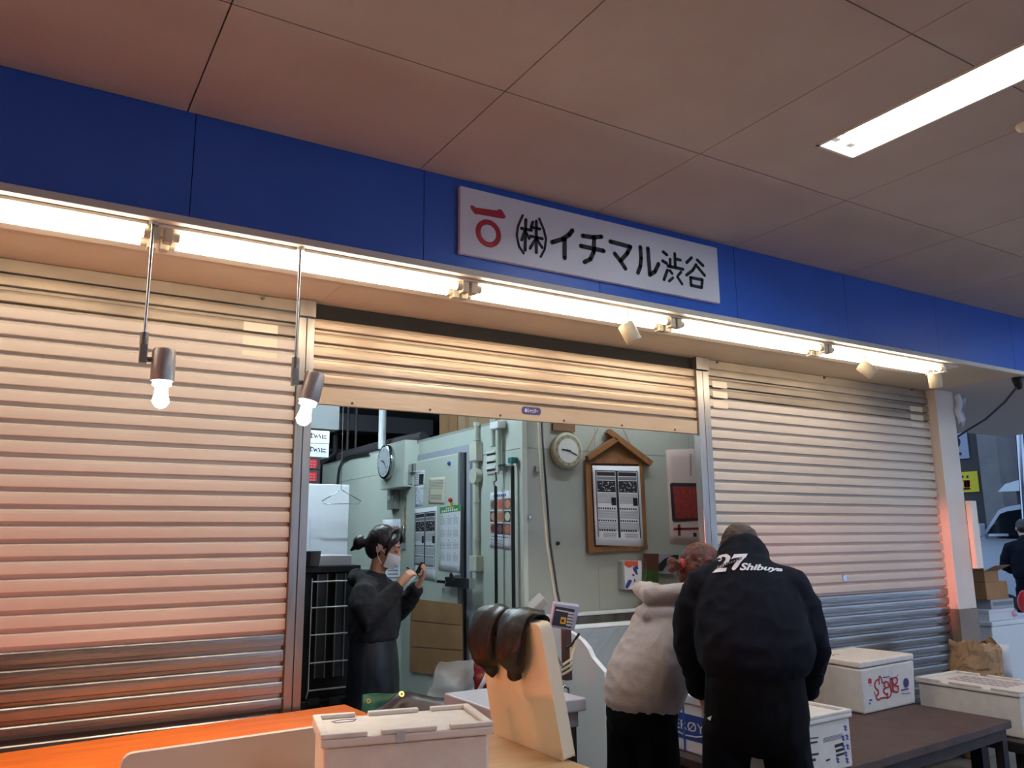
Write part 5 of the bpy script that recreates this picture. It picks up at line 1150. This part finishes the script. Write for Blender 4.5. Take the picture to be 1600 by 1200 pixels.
mb = MB(); limbs(mb, Fw, [(0, .0, .30), (0, .005, .45), (0, .005, .65), (0, .005, .85), (0, 0, .97), (0, 0, 1.03)], [(.185, .165), (.182, .16), (.178, .152), (.176, .142), (.166, .13), (.160, .126)], seg=24)
remeshed(mb, 'apron', M_apron, wo, .012, 3, .008, 9, st=(1, 1, .45))
k = MB(); k.loft([Fw(-.17, .0, 1.0), Fw(-.12, .10, 1.0), Fw(0, .135, 1.0), Fw(.12, .10, 1.0), Fw(.17, 0, 1.0), Fw(.12, -.10, 1.0), Fw(0, -.13, 1.0), Fw(-.12, -.10, 1.0), Fw(-.17, 0, 1.0)], [(.012, .006)]*9, side=Fw.u); k.build('apron_tie', M_hoodb, wo)
shoes(Fw, (.09, 0), wo, M_black)
mb = MB(); mb.sph(PW(0, -.026, .042), .082, .092, .092, A, 20, 14); mb.sph(PW(0, -.045, -.0), .076, .07, .085, A)
for s in (-1, 1): mb.loft([PW(s*.03, .055, .108), PW(s*.066, .062, .075), PW(s*.081, .045, .03), PW(s*.079, .04, -.03)], [(.022, .012), (.024, .011), (.016, .01), (.008, .006)], side=A[1])
mb.loft([PW(-.03, .04, .118), PW(.03, .045, .115)], [.028, .028])
mb.loft([PW(0, -.1, .0), PW(0, -.135, -.01)], [.028, .03]); mb.sph(PW(0, -.158, -.02), .043, .036, .046, A)
mb.loft([PW(0, -.165, -.04), PW(.012, -.185, -.085)], [.022, .006])
remeshed(mb, 'hair', M_hairk, wo, .006, 3, .003, 40)
mk = MB()
def mkf(u, v):
    t = (u-.5)*2.5; e = .15-1.25*v; R = 1.0+.10*cos(t)*sin(pi*min(1, v+.15))
    return PW(.078*sin(t)*R*cos(e*.55), .022+.088*cos(t)*R*(1-.25*max(0, v-.55)), -.058+.078*sin(e+.55)*1.0)
mk.grid(mkf, 16, 12); mk_o = mk.build('face_mask', M_mask, wo, solid=.003, sub=1)
for s in (-1, 1):
    k = MB(); k.tube([PW(s*.072, .035, -.02), PW(s*.083, .0, .0), PW(s*.084, -.025, .02)], .002); k.tube([PW(s*.066, .035, -.085), PW(s*.08, .0, -.05), PW(s*.084, -.028, .0)], .002); k.build('ear_loop', M_mask, mk_o)
    k = MB(); k.loft([PW(s*.017, .0905, .012), PW(s*.031, .0905, .007), PW(s*.046, .079, .011)], [.002, .0042, .002]); k.build('eyelid', M_hairk, wo)
    k = MB(); k.loft([PW(s*.014, .094, .037), PW(s*.032, .09, .042), PW(s*.05, .074, .036)], [.002, .0032, .0018]); k.build('eyebrow', M_hairk, wo)
# what she holds
q = lw + Fw.u*.055 + Fw.f*.01 - Fw.r*.0; Fp = Fr(lw + Fw.u*.035 + Fw.r*.05 - Fw.f*.03, Fw.r*.75 - Fw.f*.45 - Fw.u*.5, Fw.u*.5 + Fw.f*.9)
tag(MB().fbox(Fp, -.05, .09, -.05, .05, 0, .004).build('paper_slip', M_paper), 'white paper slip held in the masked woman\'s hand', 'paper')
tag(MB().fbox(Fr(lw + Fw.u*.085 + Fw.f*.01 + Fw.r*.02, Fw.r*.9 + Fw.u*.1, Fw.u*.85+Fw.f*.5), -.03, .03, -.03, .055, 0, .009).build('phone', M_black, None, .003), 'dark phone held in the masked woman\'s raised left hand', 'phone')
tag(MB().loft([rw + Fw.u*.10 + Fw.f*.03 - Fw.r*.055, rw + Fw.u*.045 + Fw.f*.11 - Fw.r*.06], [.004, .003]).build('pen', M_black), 'thin pen held in the masked woman\'s right hand', 'pen')

# ---- man in the lettered jacket, seen from behind
Fm = Fig(2.268, 2.118, 46)
mb = MB(); A = Fm.axes(.75, .05); hc = Fm(-.008, .275, 1.478); PM = head(mb, hc, A, .93)
mb.loft([Fm(0, .14, 1.36), Fm(0, .19, 1.42), Fm(0, .25, 1.47)], [.07, .06, .058], seg=14)
limbs(mb, Fm, [(.0, 0, .945), (.0, 0, .98), (.005, .01, 1.06), (.01, .06, 1.2), (.005, .11, 1.31), (0, .14, 1.40)], [(.12, .09), (.14, .10), (.15, .11), (.165, .11), (.16, .10), (.09, .08)])
lwm, rwm = Fm(-.18, .225, .965), Fm(.192, .27, .97)
for s, el, wr_ in ((-1, (-.205, .13, 1.15), lwm), (1, (.215, .14, 1.15), rwm)):
    mb.loft([Fm(s*.16, .12, 1.37), Fm(*el), wr_], [.05, .042, .028])
hand(mb, lwm, Fm.f*.35 - Fm.u*.85 + Fm.r*.15, Fm.r*.7 + Fm.f*.3, False, .6)
hand(mb, rwm, Fm.f*.5 - Fm.u*.8 - Fm.r*.1, -Fm.r*.7 + Fm.f*.2, True, .6)
legs_feet(mb, Fm, (.085, 0, .93), (.12, .02, .48), (.14, -.02, .09), (.066, .055, .043))
mn = tag(remeshed(mb, 'person', M_skin, None, .008, 3, off=Fm(0, 0, 0)), 'man in dark jacket with white lettering on its back, bending forward', 'person')
mb = MB(); limbs(mb, Fm, [(.012, -.002, 1.085), (.012, -.004, 1.105), (.012, .008, 1.15), (.01, .035, 1.22), (.008, .075, 1.30), (.004, .11, 1.365), (0, .145, 1.425), (0, .175, 1.46)], [(.172, .130), (.188, .145), (.203, .152), (.200, .146), (.196, .138), (.178, .122), (.122, .098), (.088, .082)], seg=24)
mb.loft([Fm(0, .165, 1.44), Fm(0, .20, 1.475), Fm(0, .222, 1.503)], [(.100, .095), (.096, .09), (.088, .082)], side=Fm.r, seg=18)
for s, el, wr_ in ((-1, (-.208, .125, 1.15), Fm(-.183, .218, .985)), (1, (.218, .135, 1.15), Fm(.195, .262, .99))):
    mb.loft([Fm(s*.09, .125, 1.39), Fm(s*.155, .115, 1.37), Fm(s*.192, .105, 1.29), Fm(s*.208, .11, 1.2), Fm(*el), (Fm(*el)*.5+wr_*.5), wr_], [.068, .073, .07, .067, .064, .058, .048], seg=16)
jk = remeshed(mb, 'jacket', M_navy, mn, .009, 3, .014, 9)
mb = MB(); limbs(mb, Fm, [(.005, 0, .88), (.008, 0, .94), (.01, -.004, 1.04), (.012, -.002, 1.12)], [(.165, .13), (.176, .14), (.170, .136), (.162, .126)], seg=22)
for s in (-1, 1): limbs(mb, Fm, [(s*.092, 0, .90), (s*.108, .01, .74), (s*.122, .02, .48), (s*.132, .0, .28), (s*.14, -.015, .10)], [.088, .078, .074, .073, .072], seg=16)
tr = remeshed(mb, 'trousers', M_trous, mn, .010, 2, .010, 9, st=(1, 1, .6))
for s, zz in ((-1, .985), (1, .99)): pass
shoes(Fm, (.14, -.02), mn, M_black)
mb = MB(); mb.sph(PM(0, -.018, .045), .074, .088, .080, A, 20, 14); mb.sph(PM(0, -.045, -.005), .069, .058, .07, A)
remeshed(mb, 'hair', M_hairb, mn, .006, 2, .007, 60)
# zip pull of the hip pocket
k = MB(); q = [FV2 for FV2 in ()]; 
dgm = bpy.context.evaluated_depsgraph_get()
def bvh_of(o):
    off = WL[o.name]; me = o.data
    return BVHTree.FromPolygons([v.co+off for v in me.vertices], [tuple(p.vertices) for p in me.polygons])
BJ, BT = bvh_of(jk), bvh_of(tr)
def on_cloth(B, px, py, lift=.003):
    d = ray(px, py).normalized(); h, n, i, t = B.ray_cast(CP, d)
    return (h - d*lift) if h is not None else None
zj = lambda x, y: (1090+x/10.667, 850+y/10.667)
def cloth_poly(mb, pts, lift=.006):     # flat outline in zoom coordinates -> triangulated fan of a fine grid on the cloth
    P = [on_cloth(BJ, *zj(x, y), lift) for x, y in pts]
    if all(p is not None for p in P): mb.add(P, [tuple(range(len(P)))])
def cloth_strip(mb, pts, lift=.006, n=6):   # pts: (x, y, width) swept with round ends
    for (x0, y0, w0), (x1, y1, w1) in zip(pts, pts[1:]):
        l = math.hypot(x1-x0, y1-y0); nx, ny = -(y1-y0)/l, (x1-x0)/l
        cloth_poly(mb, [(x0+nx*w0/2, y0+ny*w0/2), (x1+nx*w1/2, y1+ny*w1/2), (x1-nx*w1/2, y1-ny*w1/2), (x0-nx*w0/2, y0-ny*w0/2)], lift)
    for x, y, w in pts: cloth_poly(mb, [(x+w/2*cos(t*pi/5), y+w/2*sin(t*pi/5)) for t in range(10)], lift)
def cloth_text(mb, s, fn, shear, off, lift):
    vs, fs = text2d(s, 1, shear, off); x0 = min(p[0] for p in vs); x1 = max(p[0] for p in vs)
    P = [on_cloth(BJ, *zj(*fn((x-x0)/(x1-x0), y)), lift) for x, y in vs]
    mb.add([p or V((0, 0, -5)) for p in P], [f for f in fs if all(P[i] is not None for i in f)])
k = MB(); cloth_strip(k, [(362, 248, 82), (372, 215, 50), (420, 192, 34), (480, 196, 62), (512, 225, 74), (490, 285, 62), (430, 350, 44), (360, 400, 36), (300, 440, 26)])
cloth_poly(k, [(245, 478), (300, 428), (400, 402), (488, 393), (470, 456), (360, 466)]); k.build('lettering_2', M_paper, jk).name = 'numeral'
k = MB(); cloth_poly(k, [(610, 170), (720, 165), (836, 160), (800, 226), (690, 222), (610, 232), (556, 252)]); cloth_strip(k, [(760, 222, 46), (690, 290, 62), (640, 360, 74), (600, 408, 62)]); k.build('numeral', M_paper, jk)
k = MB(); cloth_text(k, 'Ichimaru', lambda u, y: (312+u*440 - y*12, 412-u*170 - y*70 + 30*u*(1-u)), .35, .045, .0075); k.build('script_shadow', M_navy, jk)
k = MB(); cloth_text(k, 'Ichimaru', lambda u, y: (316+u*432 - y*12, 408-u*168 - y*64 + 30*u*(1-u)), .35, -.004, .0085); k.build('script_ichimaru', mat('ink_thread', S(150, 146, 156), .7), jk)
k = MB(); cloth_text(k, 'Shibuya', lambda u, y: (700+u*720, 432+u*22 - 10*sin(pi*u) - y*(172-88*u)), .30, .035, .006); k.build('script_shibuya', M_paper, jk)
k = MB(); P = [on_cloth(BT, x, y, .004) for x, y in ((1236, 1038), (1242, 1048), (1241, 1058))]
if all(P): k.tube(P, .0045); k.build('zip_pull', M_chrome, tr)
P = [on_cloth(BT, x, y, .004) for x, y in ((1105, 1122), (1112, 1118), (1110, 1126))]
if all(P): k = MB(); k.add(P, [(0, 1, 2)]); k.build('pocket_tag', M_paper, tr, solid=.002)

# ---- auburn-haired person in a grey hoodie, bending to the boxes
Fh = Fig(2.205, 2.64, 82)
mb = MB(); A = Fh.axes(.42, .25); hc = Fh(.03, .375, 1.395); PH = head(mb, hc, A, .93)
mb.loft([Fh(0, .25, 1.22), Fh(.01, .30, 1.28), Fh(.02, .35, 1.34)], [.06, .05, .05], seg=14)
limbs(mb, Fh, [(0, 0, .78), (0, .0, .86), (0, .03, .96), (0, .11, 1.08), (0, .19, 1.18), (0, .24, 1.24)], [(.11, .085), (.12, .09), (.12, .09), (.125, .09), (.12, .085), (.08, .07)])
lwh, rwh = Fh(-.12, .50, .975), Fh(.12, .45, .975)
for s, el, wr_ in ((-1, (-.17, .38, 1.02), lwh), (1, (.17, .32, 1.02), rwh)): mb.loft([Fh(s*.14, .2, 1.18), Fh(*el), wr_], [.042, .036, .026])
hand(mb, lwh, Fh.f*.6 - Fh.u*.75, Fh.r*.7 - Fh.u*.2, False, .6, .92); hand(mb, rwh, Fh.f*.6 - Fh.u*.75, -Fh.r*.7 - Fh.u*.2, True, .6, .92)
legs_feet(mb, Fh, (.08, -.01, .78), (.088, -.01, .44), (.095, -.04, .09), (.062, .05, .04))
hp_ = tag(remeshed(mb, 'person', M_skin, None, .008, 3, off=Fh(0, 0, 0)), 'person with auburn tied hair in grey hoodie, leaning over the boxes', 'person')
mb = MB(); limbs(mb, Fh, [(0, -.012, .895), (0, -.006, .925), (0, .03, .99), (0, .085, 1.07), (0, .14, 1.14), (0, .195, 1.205), (0, .24, 1.255), (0, .27, 1.285)], [(.155, .128), (.168, .140), (.175, .146), (.172, .138), (.166, .128), (.15, .112), (.112, .092), (.085, .08)], seg=24)
for s, el, wr_ in ((-1, (-.172, .37, 1.02), Fh(-.125, .488, .985)), (1, (.172, .31, 1.02), Fh(.122, .437, .985))):
    mb.loft([Fh(s*.09, .2, 1.20), Fh(s*.14, .205, 1.18), Fh(s*.16, .25, 1.12), Fh(*el), Fh(*el)*.5+wr_*.5, wr_], [.07, .072, .068, .062, .054, .042], seg=16)
mb.loft([Fh(.10, .34, 1.30), Fh(.125, .25, 1.325), Fh(.10, .15, 1.33), Fh(0, .085, 1.315), Fh(-.10, .15, 1.33), Fh(-.125, .25, 1.325), Fh(-.10, .34, 1.30)], [(.022, .03), (.030, .042), (.036, .05), (.042, .056), (.036, .05), (.030, .042), (.022, .03)], side=Fh.u, seg=14)
mb.loft([Fh(.11, .20, 1.245), Fh(.075, .11, 1.245), Fh(.0, .065, 1.24), Fh(-.075, .11, 1.245), Fh(-.11, .20, 1.245)], [(.02, .03), (.03, .036), (.036, .042), (.03, .036), (.02, .03)], side=Fh.u, seg=14)
remeshed(mb, 'hoodie', M_hood, hp_, .008, 2, .010, 11)
k = MB(); limbs(k, Fh, [(0, -.014, .885), (0, -.01, .90), (0, -.002, .925)], [(.150, .124), (.158, .132), (.160, .135)], seg=28); remeshed(k, 'waistband', M_hood, hp_, .008, 1, .004, 20)
mb = MB(); limbs(mb, Fh, [(0, -.005, .80), (0, -.005, .86), (0, .0, .94)], [(.14, .115), (.152, .125), (.148, .122)], seg=20)
for s in (-1, 1): limbs(mb, Fh, [(s*.074, -.01, .83), (s*.084, -.008, .66), (s*.092, -.02, .46), (s*.096, -.03, .26), (s*.096, -.04, .08)], [.084, .08, .078, .078, .08], seg=16)
trh = remeshed(mb, 'trousers', M_trous, hp_, .011, 3, .010, 8, st=(1, 1, .6))
shoes(Fh, (.095, -.04), hp_, M_black)
mb = MB(); mb.sph(PH(0, -.02, .045), .080, .092, .086, A, 20, 14); mb.sph(PH(0, -.05, -.0), .072, .062, .078, A)
remeshed(mb, 'hair', M_hairr, hp_, .006, 2, .009, 34)
mb = MB(); mb.loft([PH(0, -.10, -.005), PH(0, -.13, -.008), PH(.01, -.165, -.02), PH(.02, -.175, -.055)], [.028, .026, .034, .014]); remeshed(mb, 'ponytail', M_hairr, hp_, .006, 2, .010, 34)
k = MB(); c0, c1 = PH(0, -.114, -.006), PH(0, -.126, -.007); k.loft([c0, c1], [.027, .027], seg=16, side=A[0]); k.build('hair_tie', M_inkr, hp_)

# ---- figure in dark clothes beyond the stack of cartons
Fb_ = Fig(11.4, 5.75, 55)
mb = MB(); A = Fb_.axes(.5); hc = Fb_(0, .14, 1.62); PB = head(mb, hc, A, 1.0)
mb.loft([Fb_(0, .04, 1.44), Fb_(0, .1, 1.54)], [.06, .055])
limbs(mb, Fb_, [(0, 0, .85), (0, 0, .97), (0, .02, 1.15), (0, .05, 1.35), (0, .06, 1.45)], [(.15, .11), (.16, .12), (.15, .11), (.17, .11), (.09, .08)])
for s in (-1, 1):
    mb.loft([Fb_(s*.17, .05, 1.40), Fb_(s*.25, .08, 1.14), Fb_(s*.16, .3, 1.08)], [.05, .04, .028]); hand(mb, Fb_(s*.16, .3, 1.08), Fb_.f, -Fb_.u, s > 0, .5)
legs_feet(mb, Fb_, (.085, 0, .87), (.095, .02, .48), (.11, -.02, .09))
bgp = tag(remeshed(mb, 'person', M_skin, None, .01, 3, off=Fb_(0, 0, 0)), 'person in dark clothes with back turned before the van', 'person')
mb = MB(); limbs(mb, Fb_, [(0, 0, 1.0), (0, .0, 1.06), (0, .015, 1.2), (0, .035, 1.35), (0, .05, 1.44), (0, .07, 1.50)], [(.19, .15), (.2, .16), (.205, .155), (.195, .14), (.13, .1), (.08, .08)], seg=20)
for s in (-1, 1): mb.loft([Fb_(s*.1, .05, 1.41), Fb_(s*.18, .05, 1.38), Fb_(s*.24, .06, 1.25), Fb_(s*.26, .08, 1.14), Fb_(s*.165, .28, 1.08)], [.07, .078, .07, .066, .05])
remeshed(mb, 'jacket', M_navy, bgp, .012, 3, .01, 8)
mb = MB(); limbs(mb, Fb_, [(0, 0, .82), (0, 0, .95), (0, 0, 1.05)], [(.165, .13), (.178, .145), (.17, .14)])
for s in (-1, 1): limbs(mb, Fb_, [(s*.088, 0, .86), (s*.1, .02, .48), (s*.11, -.015, .08)], [.1, .082, .072])
remeshed(mb, 'trousers', M_trous, bgp, .013, 3)
shoes(Fb_, (.11, -.02), bgp, M_black)
mb = MB(); mb.sph(PB(0, -.018, .04), .08, .096, .09, A); mb.sph(PB(0, -.045, -.005), .074, .062, .07, A); remeshed(mb, 'hair', M_hairk, bgp, .008, 2, .006, 50)

# printed matter made of many tiny marks
for o in bpy.data.objects:
    n = o.name.split('.')[0]
    if o.parent and n in ('print_black', 'print_grey', 'print_white', 'label_print', 'label_lines', 'lid_print', 'small_print', 'dates', 'month_numbers', 'heading_print', 'pattern', 'pen_writing', 'handwriting', 'keypad', 'cable_loop'): o['kind'] = 'stuff'
